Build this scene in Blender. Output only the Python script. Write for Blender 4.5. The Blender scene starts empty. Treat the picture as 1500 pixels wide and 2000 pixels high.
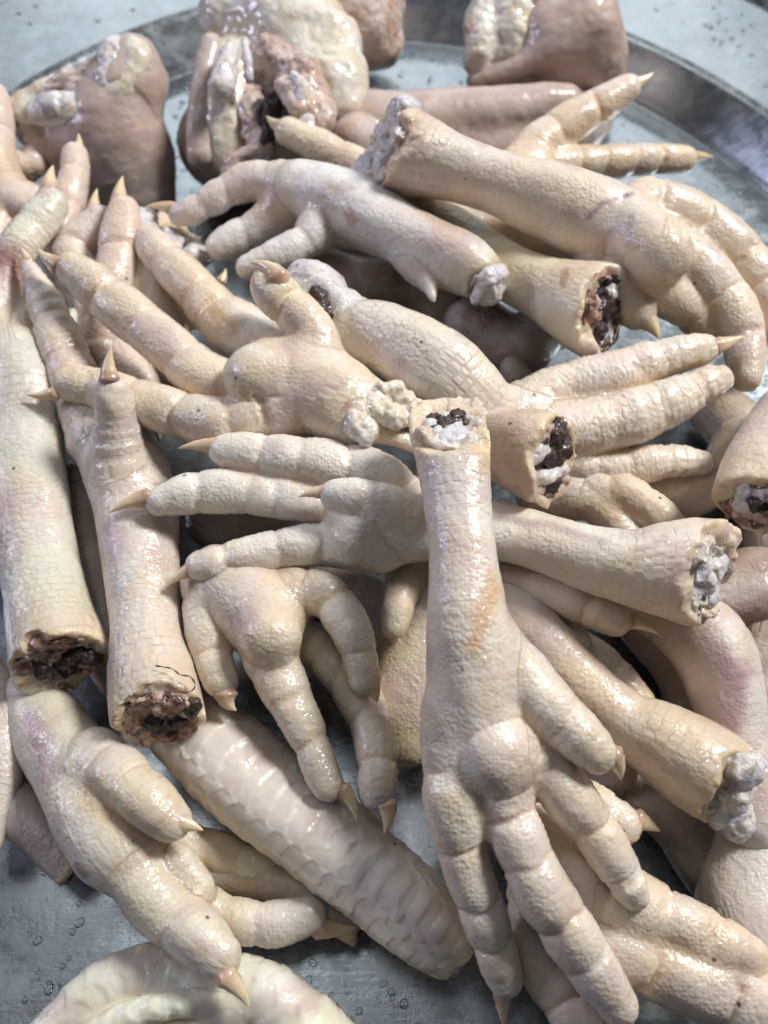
import bpy, math, time
import numpy as np
from mathutils import Vector
T0 = time.time()
sc = bpy.context.scene
RS = np.random.RandomState

# ------------------------------------------------------------------ camera
CM = 0.01                       # everything below is measured in centimetres and stored in metres
TILT = math.radians(30.0)
FPX = 1921.0                    # focal length in pixels of a 1500 x 2000 picture
CAM = np.array([0.0, -21.0*math.sin(TILT), 4.0+21.0*math.cos(TILT)])
FWD = np.array([0.0, math.sin(TILT), -math.cos(TILT)])
UPV = np.array([0.0, math.cos(TILT), math.sin(TILT)])
RGT = np.array([1.0, 0.0, 0.0])
cd = bpy.data.cameras.new('camera'); cam = bpy.data.objects.new('camera', cd)
sc.collection.objects.link(cam); sc.camera = cam
cam.location = CAM*CM; cam.rotation_euler = (TILT, 0, 0)
cd.sensor_fit = 'VERTICAL'; cd.sensor_height = 36; cd.lens = FPX/2000*36
cd.clip_start = 0.005; cd.clip_end = 20
cd.dof.use_dof = True; cd.dof.focus_distance = 19.5*CM; cd.dof.aperture_fstop = 17

# ------------------------------------------------------------------ world, lamps, exposure
w = bpy.data.worlds.new('World'); sc.world = w; w.use_nodes = True
bg = w.node_tree.nodes['Background']
bg.inputs['Color'].default_value = (0.80, 0.88, 1.0, 1); bg.inputs['Strength'].default_value = 0.06
sc.view_settings.view_transform = 'Standard'; sc.view_settings.look = 'None'
cy = sc.cycles; cy.max_bounces = 6; cy.diffuse_bounces = 3; cy.glossy_bounces = 3; cy.transmission_bounces = 4; cy.caustics_reflective = False; cy.caustics_refractive = False
sc.view_settings.exposure = 0.24; sc.view_settings.gamma = 1
def lamp(name, loc, aim, size, power, col):
    l = bpy.data.lights.new(name, 'AREA'); l.shape = 'DISK'; l.size = size; l.energy = power; l.color = col
    o = bpy.data.objects.new(name, l); sc.collection.objects.link(o)
    o.location = loc; d = Vector(aim)-Vector(loc); o.rotation_euler = d.to_track_quat('-Z', 'Y').to_euler()
    return o
lamp('ceiling_lamp', (0.74, 0.44, 0.95), (0, 0, 0), 0.30, 16.5, (1.0, 0.985, 0.955))
lamp('side_lamp', (-1.1, 0.25, 0.55), (0, 0, 0.02), 0.35, 4.0, (0.76, 0.76, 1.0))
lamp('back_lamp', (0.0, 2.0, 1.05), (0, 0, 0.02), 2.0, 13.0, (0.88, 0.95, 1.0))
lamp('overhead_fill', (-0.25, 0.30, 1.6), (0, 0, 0), 0.60, 1.6, (0.95, 0.98, 1.0))  # soft fill added from above to brighten the tray floor

# ------------------------------------------------------------------ helpers
def ray(px, py): return FWD*FPX + RGT*(px-750.0) - UPV*(py-1000.0)
def U(px, py, z):
    r = ray(px, py); return CAM + r*((z-CAM[2])/r[2])
def depth(p): return float(np.dot(np.asarray(p)-CAM, FWD))
def P(t):
    p = U(t[0], t[1], t[2]); return np.array([p[0], p[1], p[2], t[3]*depth(p)/FPX])

_lat = RS(7).rand(32, 32, 32).astype(np.float32)*2-1
def vnoise(p, scale, seed=0.0):
    q = p*scale+seed*np.array([3.7, 5.1, 7.3]); i = np.floor(q).astype(np.int64); f = q-i; f = f*f*(3-2*f)
    r = 0
    for a in (0, 1):
        wa = f[:, 0] if a else 1-f[:, 0]
        for b in (0, 1):
            wb = f[:, 1] if b else 1-f[:, 1]
            for c in (0, 1):
                wc = f[:, 2] if c else 1-f[:, 2]
                r = r + wa*wb*wc*_lat[(i[:, 0]+a) & 31, (i[:, 1]+b) & 31, (i[:, 2]+c) & 31]
    return r
def sstep(a, b, x):
    t = np.clip((x-a)/(b-a), 0, 1); return t*t*(3-2*t)

def spline(pts, step=0.22):
    """Catmull-Rom through pts (n,4) -> resampled (m,4), arc length (m,)"""
    pts = np.asarray(pts, float)
    if len(pts) == 1: pts = np.vstack([pts, pts+[[0.01, 0, 0, 0]]])
    e = np.vstack([2*pts[0]-pts[1], pts, 2*pts[-1]-pts[-2]]); e[0, 3] = pts[0, 3]; e[-1, 3] = pts[-1, 3]
    out = []
    for i in range(1, len(e)-2):
        L = np.linalg.norm(e[i+1, :3]-e[i, :3]); n = max(1, int(math.ceil(L/step)))
        for k in range(n):
            t = k/n
            out.append(0.5*((2*e[i])+(-e[i-1]+e[i+1])*t+(2*e[i-1]-5*e[i]+4*e[i+1]-e[i+2])*t*t+(-e[i-1]+3*e[i]-3*e[i+1]+e[i+2])*t**3))
    out.append(e[-2]); out = np.array(out); out[:, 3] = np.maximum(out[:, 3], 0.03)
    s = np.concatenate([[0], np.cumsum(np.linalg.norm(np.diff(out[:, :3], axis=0), axis=1))])
    return out, s

def chain_eval(X, c, s):
    """distance minus radius, arc position for points X (n,3)"""
    best = np.full(len(X), 1e9); bs = np.zeros(len(X))
    for i in range(len(c)-1):
        a = c[i, :3]; ab = c[i+1, :3]-a; L2 = ab@ab+1e-12
        t = np.clip(((X-a)@ab)/L2, 0, 1); d = np.linalg.norm(X-a-t[:, None]*ab, axis=1)-(c[i, 3]+t*(c[i+1, 3]-c[i, 3]))
        m = d < best; best[m] = d[m]; bs[m] = (s[i]+t*(s[i+1]-s[i]))[m]
    return best, bs

class Field:
    def __init__(self, chains, h, pad=0.35):
        allp = np.vstack([c for c, s in chains])
        lo = (allp[:, :3]-allp[:, 3:4]).min(0)-pad; hi = (allp[:, :3]+allp[:, 3:4]).max(0)+pad
        self.h = h; self.lo = lo; self.n = np.ceil((hi-lo)/h).astype(int)+1
        self.G = np.full(self.n, 1.0, np.float32)
        self.ax = [lo[k]+h*np.arange(self.n[k]) for k in range(3)]
        self.pad = pad
    def sub(self, lo, hi):
        a = np.clip(np.floor((lo-self.lo)/self.h).astype(int), 0, self.n-1); b = np.clip(np.ceil((hi-self.lo)/self.h).astype(int)+1, 1, self.n)
        return tuple(slice(a[k], b[k]) for k in range(3))
    def dist(self, c):
        """grid of distances to a chain, narrow band"""
        D = np.full(self.n, 1.0, np.float32)
        for i in range(len(c)-1):
            a = c[i, :3]; b = c[i+1, :3]; rm = max(c[i, 3], c[i+1, 3])+self.pad
            sl = self.sub(np.minimum(a, b)-rm, np.maximum(a, b)+rm)
            x = self.ax[0][sl[0]][:, None, None]-a[0]; y = self.ax[1][sl[1]][None, :, None]-a[1]; z = self.ax[2][sl[2]][None, None, :]-a[2]
            ab = b-a; L2 = ab@ab+1e-12
            t = np.clip((x*ab[0]+y*ab[1]+z*ab[2])/L2, 0, 1)
            d = np.sqrt((x-t*ab[0])**2+(y-t*ab[1])**2+(z-t*ab[2])**2)-(c[i, 3]+t*(c[i+1, 3]-c[i, 3]))
            D[sl] = np.minimum(D[sl], d)
        return D
    def union(self, c, k):
        D = self.dist(c)
        hh = np.clip(0.5+0.5*(self.G-D)/k, 0, 1)
        self.G = self.G*(1-hh)+D*hh-k*hh*(1-hh)
    def carve(self, c, k):
        D = -self.dist(c)
        hh = np.clip(0.5-0.5*(self.G-D)/k, 0, 1)
        self.G = self.G*(1-hh)+D*hh+k*hh*(1-hh)
    def plane(self, p, n, R, wob=0.0, seed=1):
        sl = self.sub(p-R, p+R)
        x, y, z = np.meshgrid(self.ax[0][sl[0]], self.ax[1][sl[1]], self.ax[2][sl[2]], indexing='ij')
        X = np.stack([x.ravel(), y.ravel(), z.ravel()], 1)
        d = (X-p)@n
        if wob: d = d+wob*vnoise(X, 2.2, seed)+0.4*wob*vnoise(X, 6, seed)
        d = d.reshape(x.shape); g = self.G[sl]; self.G[sl] = np.maximum(g, np.minimum(d, 1.0))
    def mesh(self):
        G = self.G; h = self.h; ins = G < 0
        c = np.zeros(np.array(G.shape)-1, np.int8)
        for a in (0, 1):
            for b in (0, 1):
                for d in (0, 1): c += ins[a:a+c.shape[0], b:b+c.shape[1], d:d+c.shape[2]]
        act = (c > 0) & (c < 8); ii = np.argwhere(act); idx = np.full(act.shape, -1, np.int64); idx[act] = np.arange(len(ii))
        cv = {}
        for a in (0, 1):
            for b in (0, 1):
                for d in (0, 1): cv[(a, b, d)] = G[ii[:, 0]+a, ii[:, 1]+b, ii[:, 2]+d].astype(float)
        acc = np.zeros((len(ii), 3)); cnt = np.zeros(len(ii))
        for k in range(3):
            for u in (0, 1):
                for v in (0, 1):
                    p0 = [u, v]; p0.insert(k, 0); p1 = list(p0); p1[k] = 1
                    g0 = cv[tuple(p0)]; g1 = cv[tuple(p1)]; m = (g0 < 0) != (g1 < 0)
                    t = np.where(m, g0/np.where(m, g0-g1, 1), 0); pos = np.tile(np.array(p0, float), (len(ii), 1)); pos[:, k] = t
                    acc[m] += pos[m]; cnt[m] += 1
        V = self.lo+(ii+acc/cnt[:, None])*h
        F = []
        for k in range(3):
            a = [slice(None)]*3; b = [slice(None)]*3; a[k] = slice(0, -1); b[k] = slice(1, None)
            s0 = ins[tuple(a)]; s1 = ins[tuple(b)]; e = np.argwhere(s0 != s1); o = [q for q in range(3) if q != k]
            e = e[(e[:, o[0]] > 0) & (e[:, o[1]] > 0) & (e[:, o[0]] < act.shape[o[0]]) & (e[:, o[1]] < act.shape[o[1]])]
            if not len(e): continue
            q = []
            for du, dv in ((-1, -1), (0, -1), (0, 0), (-1, 0)):
                f = e.copy(); f[:, o[0]] += du; f[:, o[1]] += dv; q.append(idx[f[:, 0], f[:, 1], f[:, 2]])
            q = np.stack(q, 1); sg = ins[e[:, 0], e[:, 1], e[:, 2]]
            if k == 1: sg = ~sg
            q[~sg] = q[~sg][:, ::-1]; F.append(q)
        F = np.vstack(F); F = F[(F >= 0).all(1)]
        return V, F

def normals(V, F):
    n = np.cross(V[F[:, 2]]-V[F[:, 0]], V[F[:, 3]]-V[F[:, 1]]); N = np.zeros_like(V)
    for k in range(3):
        for j in range(4): N[:, k] += np.bincount(F[:, j], n[:, k], len(V))
    return N/(np.linalg.norm(N, axis=1)[:, None]+1e-12)
def smooth(V, F, it=1):
    for _ in range(it):
        S = np.zeros_like(V); c = np.zeros(len(V))
        for j in range(4):
            a = F[:, j]; b = F[:, (j+1) % 4]
            for k in range(3): S[:, k] += np.bincount(a, V[b, k], len(V))+np.bincount(b, V[a, k], len(V))
            c += np.bincount(a, minlength=len(V))+np.bincount(b, minlength=len(V))
        V = 0.5*V+0.5*S/np.maximum(c, 1)[:, None]
    return V

def link(name, V, F, mat, parent=None, base=None, attrs=None):
    """V in cm world space -> mesh object in metres, relative to base"""
    me = bpy.data.meshes.new(name); F = np.asarray(F)
    base = np.zeros(3) if base is None else base
    v = ((V-base)*CM).astype(np.float32)
    me.vertices.add(len(v)); me.vertices.foreach_set('co', v.ravel())
    k = F.shape[1]; me.loops.add(F.size); me.loops.foreach_set('vertex_index', F.astype(np.int32).ravel())
    me.polygons.add(len(F)); me.polygons.foreach_set('loop_start', (np.arange(len(F))*k).astype(np.int32))
    me.update(calc_edges=True); me.validate()
    me.polygons.foreach_set('use_smooth', np.ones(len(me.polygons), bool))
    for an, (ty, data) in (attrs or {}).items():
        at = me.attributes.new(an, ty, 'POINT')
        at.data.foreach_set({'FLOAT': 'value', 'FLOAT_VECTOR': 'vector', 'FLOAT_COLOR': 'color'}[ty], data.astype(np.float32).ravel())
    me.materials.append(mat)
    o = bpy.data.objects.new(name, me); sc.collection.objects.link(o)
    if parent: o.parent = parent
    else: o.location = base*CM
    return o

def empty(name, base, label, cat, group=None):
    o = bpy.data.objects.new(name, None); sc.collection.objects.link(o); o.location = base*CM
    o.empty_display_size = 0.01; o['label'] = label; o['category'] = cat
    if group: o['group'] = group
    return o

# ------------------------------------------------------------------ materials
def new_mat(name):
    m = bpy.data.materials.new(name); m.use_nodes = True; nt = m.node_tree; nt.nodes.clear()
    out = nt.nodes.new('ShaderNodeOutputMaterial'); b = nt.nodes.new('ShaderNodeBsdfPrincipled')
    nt.links.new(b.outputs[0], out.inputs[0]); return m, nt, b
class NB:
    def __init__(s, nt): s.nt = nt
    def n(s, ty, **kw):
        x = s.nt.nodes.new('ShaderNode'+ty)
        for k, v in kw.items():
            if k.startswith('_'): setattr(x, k[1:], v)
        return x
    def set(s, inp, v):
        if hasattr(v, 'is_output') : s.nt.links.new(v, inp)
        else: inp.default_value = v
    def math(s, op, a, b=0.0, c=None):
        x = s.n('Math'); x.operation = op; s.set(x.inputs[0], a); s.set(x.inputs[1], b)
        if c is not None: s.set(x.inputs[2], c)
        return x.outputs[0]
    def attr(s, name, out='Fac'):
        x = s.n('Attribute'); x.attribute_name = name; return x.outputs[out]
    def noise(s, vec, scale, detail=3, rough=0.55, out='Fac'):
        x = s.n('TexNoise'); s.set(x.inputs['Scale'], scale); x.inputs['Detail'].default_value = detail; x.inputs['Roughness'].default_value = rough
        if vec is not None: s.nt.links.new(vec, x.inputs['Vector'])
        return x.outputs[out]
    def voro(s, vec, scale, feature='F1', rand=1.0, out='Distance'):
        x = s.n('TexVoronoi'); x.feature = feature; s.set(x.inputs['Scale'], scale); x.inputs['Randomness'].default_value = rand
        s.nt.links.new(vec, x.inputs['Vector']); return x.outputs[out]
    def mix(s, f, a, b, blend='MIX'):
        x = s.n('Mix'); x.data_type = 'RGBA'; x.blend_type = blend; s.set(x.inputs[0], f); s.set(x.inputs[6], a); s.set(x.inputs[7], b); return x.outputs[2]
    def mapr(s, v, a, b, c=0.0, d=1.0, smooth=True):
        x = s.n('MapRange'); x.interpolation_type = 'SMOOTHSTEP' if smooth else 'LINEAR'
        for i, q in enumerate((v, a, b, c, d)): s.set(x.inputs[i], q)
        return x.outputs[0]
    def bump(s, h, dist, strength=1.0, normal=None):
        x = s.n('Bump'); s.set(x.inputs['Height'], h); x.inputs['Distance'].default_value = dist; s.set(x.inputs['Strength'], strength)
        if normal is not None: s.nt.links.new(normal, x.inputs['Normal'])
        return x.outputs[0]

def skin_material():
    m, nt, b = new_mat('chicken_skin'); N = NB(nt); b.subsurface_method = 'BURLEY'
    pos = N.n('TexCoord').outputs['Object']
    info = N.n('ObjectInfo').outputs['Random']
    off = N.n('VectorMath'); off.operation = 'ADD'; nt.links.new(pos, off.inputs[0])
    cmb = N.n('CombineXYZ'); nt.links.new(info, cmb.inputs[0]); nt.links.new(info, cmb.inputs[1]); nt.links.new(cmb.outputs[0], off.inputs[1])
    pv = off.outputs[0]
    tint = N.attr('tint', 'Color'); suv = N.attr('limb', 'Vector'); scute = N.attr('scute'); big = N.attr('bigscale')
    # --- colour: mottled cream with pinkish, ochre and pale bluish zones
    n1 = N.noise(pv, 70, 4); n2 = N.noise(pv, 130, 5, 0.6); n3 = N.noise(pv, 45, 3)
    c = N.mix(N.mapr(n1, 0.45, 0.72, 0, 0.55), tint, (0.68, 0.61, 0.56, 1))
    c = N.mix(N.mapr(n2, 0.52, 0.75, 0, 0.45), c, (0.60, 0.44, 0.38, 1))
    c = N.mix(N.mapr(n3, 0.54, 0.75, 0, 0.40), c, (0.62, 0.46, 0.26, 1))
    # spots
    vs = N.voro(pv, 95, 'F1'); c = N.mix(N.mapr(vs, 0.030, 0.055, 0.85, 0.0), c, (0.05, 0.035, 0.03, 1))
    # papillae (soles) and scutes (fronts)
    pap = N.voro(pv, 1380, 'SMOOTH_F1', 0.75); papb = N.voro(pv, 900, 'SMOOTH_F1', 0.9)
    sep = N.n('SeparateXYZ'); nt.links.new(suv, sep.inputs[0])
    def limb(fs, fa, feat):
        cs = N.n('CombineXYZ'); nt.links.new(N.math('MULTIPLY', sep.outputs[0], fs), cs.inputs[0]); nt.links.new(N.math('MULTIPLY', sep.outputs[1], fa), cs.inputs[1]); nt.links.new(info, cs.inputs[2])
        wv = N.n('VectorMath'); wv.operation = 'ADD'; nt.links.new(cs.outputs[0], wv.inputs[0])
        wn = N.n('TexNoise'); wn.inputs['Scale'].default_value = 0.9; nt.links.new(cs.outputs[0], wn.inputs['Vector'])
        nt.links.new(wn.outputs['Color'], wv.inputs[1])
        sv = N.n('TexVoronoi'); sv.feature = feat; sv.voronoi_dimensions = '2D'; sv.inputs['Scale'].default_value = 1; sv.inputs['Randomness'].default_value = 1.0
        nt.links.new(wv.outputs[0], sv.inputs['Vector']); return sv.outputs['Distance'], cs
    e1, cs = limb(6.6, 3.6, 'DISTANCE_TO_EDGE'); dome, _ = limb(9.5, 7.5, 'SMOOTH_F1')
    edge = N.mapr(e1, 0.0, 0.22)
    fade = N.mapr(N.noise(pv, 85, 2), 0.40, 0.60, 0.15, 1.0)
    small = N.math('SUBTRACT', 1.0, big); papw = N.math('MULTIPLY', N.math('SUBTRACT', 1.0, scute), small)
    h = N.math('MULTIPLY', pap, N.math('MULTIPLY', papw, N.mapr(n2, 0.40, 0.60, -0.9, -0.35)))
    h = N.math('ADD', h, N.math('MULTIPLY', N.math('MULTIPLY', papb, papw), N.mapr(n1, 0.45, 0.6, -0.35, -0.05)))
    h = N.math('ADD', h, N.math('MULTIPLY', N.math('MULTIPLY', N.math('MULTIPLY', edge, scute), small), N.math('MULTIPLY', fade, 0.40)))
    h = N.math('ADD', h, N.math('MULTIPLY', N.math('MULTIPLY', N.math('MULTIPLY', dome, scute), small), -0.85))
    wr = N.noise(cs.outputs[0], 1.3, 3); h = N.math('ADD', h, N.math('MULTIPLY', wr, 0.5))
    lump = N.noise(pv, 420, 4, 0.6); h = N.math('ADD', h, N.math('MULTIPLY', lump, 0.28))
    nb = N.bump(h, 0.00040, 0.85)
    c = N.mix(N.math('MULTIPLY', N.mapr(pap, 0.25, 0.6, 0, 0.16), papw), c, (0.50, 0.35, 0.26, 1))
    c = N.mix(N.math('MULTIPLY', N.math('MULTIPLY', N.mapr(e1, 0.0, 0.10, 0.22, 0.0), N.math('MULTIPLY', fade, small)), scute), c, (0.42, 0.30, 0.24, 1))
    nt.links.new(c, b.inputs['Base Color'])
    nt.links.new(N.mapr(N.noise(pv, 160, 3), 0.35, 0.65, 0.42, 0.62), b.inputs['Roughness'])
    b.inputs['Subsurface Weight'].default_value = 0.6; b.inputs['Subsurface Scale'].default_value = 0.0026
    b.inputs['Subsurface Radius'].default_value = (1.0, 0.55, 0.32)
    # wet film: small beads and wrinkles catch the lamps
    wet = N.noise(pv, 1100, 2, 0.5); wet2 = N.noise(pv, 240, 2)
    drops = N.voro(pv, 620, 'F1', 1.0); dm = N.mapr(drops, 0.42, 0.0)
    nc = N.bump(N.math('ADD', N.math('ADD', wet, N.math('MULTIPLY', wet2, 0.6)), N.math('MULTIPLY', dm, N.mapr(N.noise(pv, 200, 2), 0.45, 0.6, 0, 0.8))), 0.00026, 1.0)
    nt.links.new(nb, b.inputs['Normal']); nt.links.new(nc, b.inputs['Coat Normal'])
    nt.links.new(N.mapr(N.noise(pv, 90, 3), 0.36, 0.58, 0.10, 0.85), b.inputs['Coat Weight'])
    b.inputs['Coat Roughness'].default_value = 0.11; b.inputs['Coat IOR'].default_value = 1.55
    return m

def claw_material():
    m, nt, b = new_mat('claw_horn'); N = NB(nt); pos = N.n('TexCoord').outputs['Object']
    t = N.attr('along')
    c = N.mix(N.mapr(t, 0.05, 0.55), N.mix(N.mapr(N.noise(pos, 90), 0.4, 0.6), (0.40, 0.23, 0.19, 1), (0.60, 0.42, 0.28, 1)), (0.72, 0.58, 0.38, 1))
    c = N.mix(N.mapr(N.noise(pos, 900, 4), 0.6, 0.75, 0, 0.4), c, (0.25, 0.15, 0.1, 1))
    nt.links.new(c, b.inputs['Base Color']); b.inputs['Roughness'].default_value = 0.28
    b.inputs['Subsurface Weight'].default_value = 0.3; b.inputs['Subsurface Scale'].default_value = 0.001
    b.inputs['Coat Weight'].default_value = 0.5; b.inputs['Coat Roughness'].default_value = 0.1
    nt.links.new(N.bump(N.noise(pos, 700, 4), 0.00015, 0.6), b.inputs['Normal']); return m

def blot_material(name, cols, scale, rough, bumpd, coat=0.6, sss=0.25, th=(0.42, 0.56, 0.66), fine=1400):
    """wet material mottled between three colours"""
    m, nt, b = new_mat(name); N = NB(nt); pos = N.n('TexCoord').outputs['Object']
    n1 = N.noise(pos, scale, 4, 0.6); n2 = N.noise(pos, scale*2.3, 5, 0.65)
    c = N.mix(N.mapr(n1, th[0], th[1]), cols[0], cols[1]); c = N.mix(N.mapr(n2, th[1]-0.02, th[2]), c, cols[2])
    nt.links.new(c, b.inputs['Base Color'])
    nt.links.new(N.mapr(n2, 0.3, 0.7, rough*0.7, rough*1.3), b.inputs['Roughness'])
    h = N.math('ADD', N.noise(pos, fine/3.5, 5, 0.65), N.math('MULTIPLY', N.noise(pos, fine, 3), 0.4))
    nb = N.bump(h, bumpd, 0.8); nt.links.new(nb, b.inputs['Normal'])
    b.inputs['Subsurface Weight'].default_value = sss; b.inputs['Subsurface Scale'].default_value = 0.002
    b.inputs['Subsurface Radius'].default_value = (1.0, 0.5, 0.3)
    b.inputs['Coat Weight'].default_value = coat; b.inputs['Coat Roughness'].default_value = 0.08
    return m

def metal_material():
    m, nt, b = new_mat('worn_aluminium'); N = NB(nt); pos = N.n('TexCoord').outputs['Object']
    n1 = N.noise(pos, 18, 5, 0.6); n2 = N.noise(pos, 160, 6, 0.7); n3 = N.noise(pos, 900, 3, 0.6)
    c = N.mix(N.mapr(n1, 0.35, 0.65), (0.30, 0.34, 0.37, 1), (0.44, 0.48, 0.51, 1))
    c = N.mix(N.mapr(n2, 0.5, 0.75, 0, 0.5), c, (0.60, 0.64, 0.67, 1))
    mp = N.n('Mapping'); nt.links.new(pos, mp.inputs['Vector']); mp.inputs['Scale'].default_value = (40, 900, 40); mp.inputs['Rotation'].default_value = (0, 0, 0.5)
    scr = N.noise(mp.outputs[0], 1, 4, 0.7)
    c = N.mix(N.mapr(scr, 0.66, 0.74, 0, 0.35), c, (0.25, 0.27, 0.29, 1))
    nt.links.new(c, b.inputs['Base Color']); b.inputs['Metallic'].default_value = 0.88
    nt.links.new(N.mapr(N.math('ADD', n2, N.math('MULTIPLY', scr, 0.4)), 0.45, 0.95, 0.16, 0.38), b.inputs['Roughness'])
    h = N.math('ADD', N.math('MULTIPLY', n3, 0.25), N.math('ADD', n2, N.math('MULTIPLY', scr, 0.3)))
    nt.links.new(N.bump(h, 0.00012, 0.5), b.inputs['Normal'])
    b.inputs['Coat Weight'].default_value = 0.15; b.inputs['Coat Roughness'].default_value = 0.1
    return m

M_SKIN = skin_material(); M_CLAW = claw_material(); M_METAL = metal_material()
M_BONE = blot_material('wet_bone', ((0.70, 0.66, 0.62, 1), (0.62, 0.58, 0.62, 1), (0.40, 0.22, 0.16, 1)), 190, 0.35, 0.0007, th=(0.42, 0.56, 0.70))
M_CLOT = blot_material('dark_clot', ((0.045, 0.018, 0.018, 1), (0.020, 0.012, 0.013, 1), (0.17, 0.08, 0.06, 1)), 350, 0.5, 0.0009, sss=0.05, coat=0.35)
M_FLESH = blot_material('cut_flesh', ((0.55, 0.42, 0.33, 1), (0.34, 0.17, 0.12, 1), (0.07, 0.028, 0.026, 1)), 150, 0.45, 0.0010, th=(0.46, 0.54, 0.60))
M_PALEFLESH = blot_material('pale_cut_flesh', ((0.68, 0.62, 0.55, 1), (0.62, 0.50, 0.40, 1), (0.36, 0.18, 0.15, 1)), 160, 0.4, 0.0009, th=(0.47, 0.57, 0.66))
M_BROWN = blot_material('brown_hide', ((0.44, 0.33, 0.29, 1), (0.52, 0.42, 0.38, 1), (0.54, 0.40, 0.31, 1)), 45, 0.42, 0.0003, fine=1800, coat=0.4)
M_FAT = blot_material('cream_fat', ((0.70, 0.62, 0.50, 1), (0.72, 0.67, 0.61, 1), (0.62, 0.48, 0.32, 1)), 70, 0.35, 0.0006, th=(0.42, 0.55, 0.70), coat=0.9)
M_PINK = blot_material('pink_flesh', ((0.52, 0.37, 0.31, 1), (0.62, 0.50, 0.45, 1), (0.34, 0.20, 0.16, 1)), 90, 0.35, 0.0008, th=(0.42, 0.55, 0.68), coat=0.9)
# ------------------------------------------------------------------ builders
CREAM = (0.66, 0.565, 0.43); PALE = (0.67, 0.60, 0.49); YEL = (0.62, 0.50, 0.30); PINKISH = (0.58, 0.45, 0.36); GREYISH = (0.56, 0.50, 0.42); OCHRE = (0.52, 0.39, 0.23)

def claw(spec, base, parent, seed=0):
    """spec: (x0,y0,z0,r0, x1,y1,z1[, bx,by]) pixels and heights"""
    x0, y0, z0, r0, x1, y1, z1 = spec[:7]; bx, by = spec[7:9] if len(spec) > 8 else (0, 0)
    if not (bx or by):
        sg = 1 if seed % 2 else -1; bx, by = -(y1-y0)*0.13*sg, (x1-x0)*0.13*sg
    a = P((x0, y0, z0, r0*1.10)); c = P((x1, y1, z1, 2)); dp = depth(a[:3])/FPX
    mid = (a[:3]+c[:3])/2+(RGT*bx-UPV*by)*dp
    d0 = mid-a[:3]; d0 = d0/np.linalg.norm(d0); root = a[:3]-d0*a[3]*1.1+(a[:3]-CAM)/np.linalg.norm(a[:3]-CAM)*a[3]*0.9
    n, m = 14, 12; rings = []
    view = CAM-a[:3]; view /= np.linalg.norm(view)
    al = []
    for i in range(n+1):
        t = i/n
        p = (1-t)**2*a[:3]+2*t*(1-t)*mid+t*t*c[:3] if i else root
        tg = 2*(1-t)*(mid-a[:3])+2*t*(c[:3]-mid); tg /= np.linalg.norm(tg)+1e-9
        u = np.cross(tg, view); u /= np.linalg.norm(u)+1e-9; v = np.cross(u, tg)
        r = a[3]*(1-t)**0.85*(0.30+0.72*sstep(-0.02, 0.14, t))*(1-0.1*t)+0.006
        for k in range(m):
            q = 2*math.pi*k/m; rr = r*(1+0.05*math.sin(5*q+seed)+0.04*math.sin(9*t*3+seed))
            rings.append(p+u*math.cos(q)*rr+v*math.sin(q)*rr*0.85); al.append(t)
    V = np.array(rings); F = []
    for i in range(n):
        for k in range(m): F.append((i*m+k, i*m+(k+1) % m, (i+1)*m+(k+1) % m, (i+1)*m+k))
    V = np.vstack([V, c[:3]]); al.append(1.0); tip = len(V)-1
    for k in range(m): F.append((n*m+k, n*m+(k+1) % m, tip, tip))
    F = np.array(F); quads = F[:-m]
    CAPQ = np.array([(0, 1, 2, 3), (0, 3, 4, 5), (0, 5, 6, 7), (0, 7, 8, 9), (0, 9, 10, 11)])[:, ::-1]
    cap = [(n*m+k, n*m+(k+1) % m, n*m+(k+2) % m, n*m+(k+3) % m) for k in (0, 3, 6, 9)]
    return link('claw', V, np.vstack([quads, CAPQ]), M_CLAW, parent, base, {'along': ('FLOAT', np.array(al))})

def blob(name, chains, mat, parent, base, h=0.055, k=0.12, amp=0.05, freq=3.0, seed=0, cuts=(), carves=()):
    """lumpy solid from (x,y,z,r) chains"""
    ch = [spline([P(t) for t in c], 0.25) for c in chains]
    f = Field(ch, h, 0.3)
    for c, s in ch: f.union(c, k)
    for c in carves: f.carve(spline([P(t) for t in c], 0.25)[0], 0.08)
    for (p, n, R) in cuts: f.plane(p, n, R, 0.03, seed)
    V, F = f.mesh(); N = normals(V, F)
    V = V+N*(amp*vnoise(V, freq, seed)+0.45*amp*vnoise(V, freq*2.7, seed+1)+0.2*amp*vnoise(V, freq*7, seed+2))[:, None]
    return link(name, V, F, mat, parent, base)

def scatter(name, mat, c, n, R, r, parent, base, seed, axis=None, squash=0.5, h=0.045, amp=0.06, freq=4):
    """cluster of lumps round c (cm), flattened along axis"""
    rs = RS(seed); ch = []
    ax = axis if axis is not None else np.array([0, 0, 1.0])
    for i in range(n):
        d = rs.normal(size=3); d /= np.linalg.norm(d); d *= R*rs.rand()**0.5; d = d-ax*(d@ax)*(1-squash)
        q = r*(0.6+0.8*rs.rand()); a = np.r_[c+d, q]; b = a.copy(); b[:3] += rs.normal(size=3)*r*0.4; ch.append((np.array([a, b]), np.array([0, 0.1])))
    f = Field(ch, h, 0.25)
    for cc, s in ch: f.union(cc, 0.22)
    V, F = f.mesh(); N = normals(V, F)
    V = V+N*(amp*vnoise(V, freq, seed)+0.5*amp*vnoise(V, freq*2.5, seed+1)+0.3*amp*vnoise(V, freq*6, seed+2))[:, None]
    return link(name, V, F, mat, parent, base)

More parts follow.
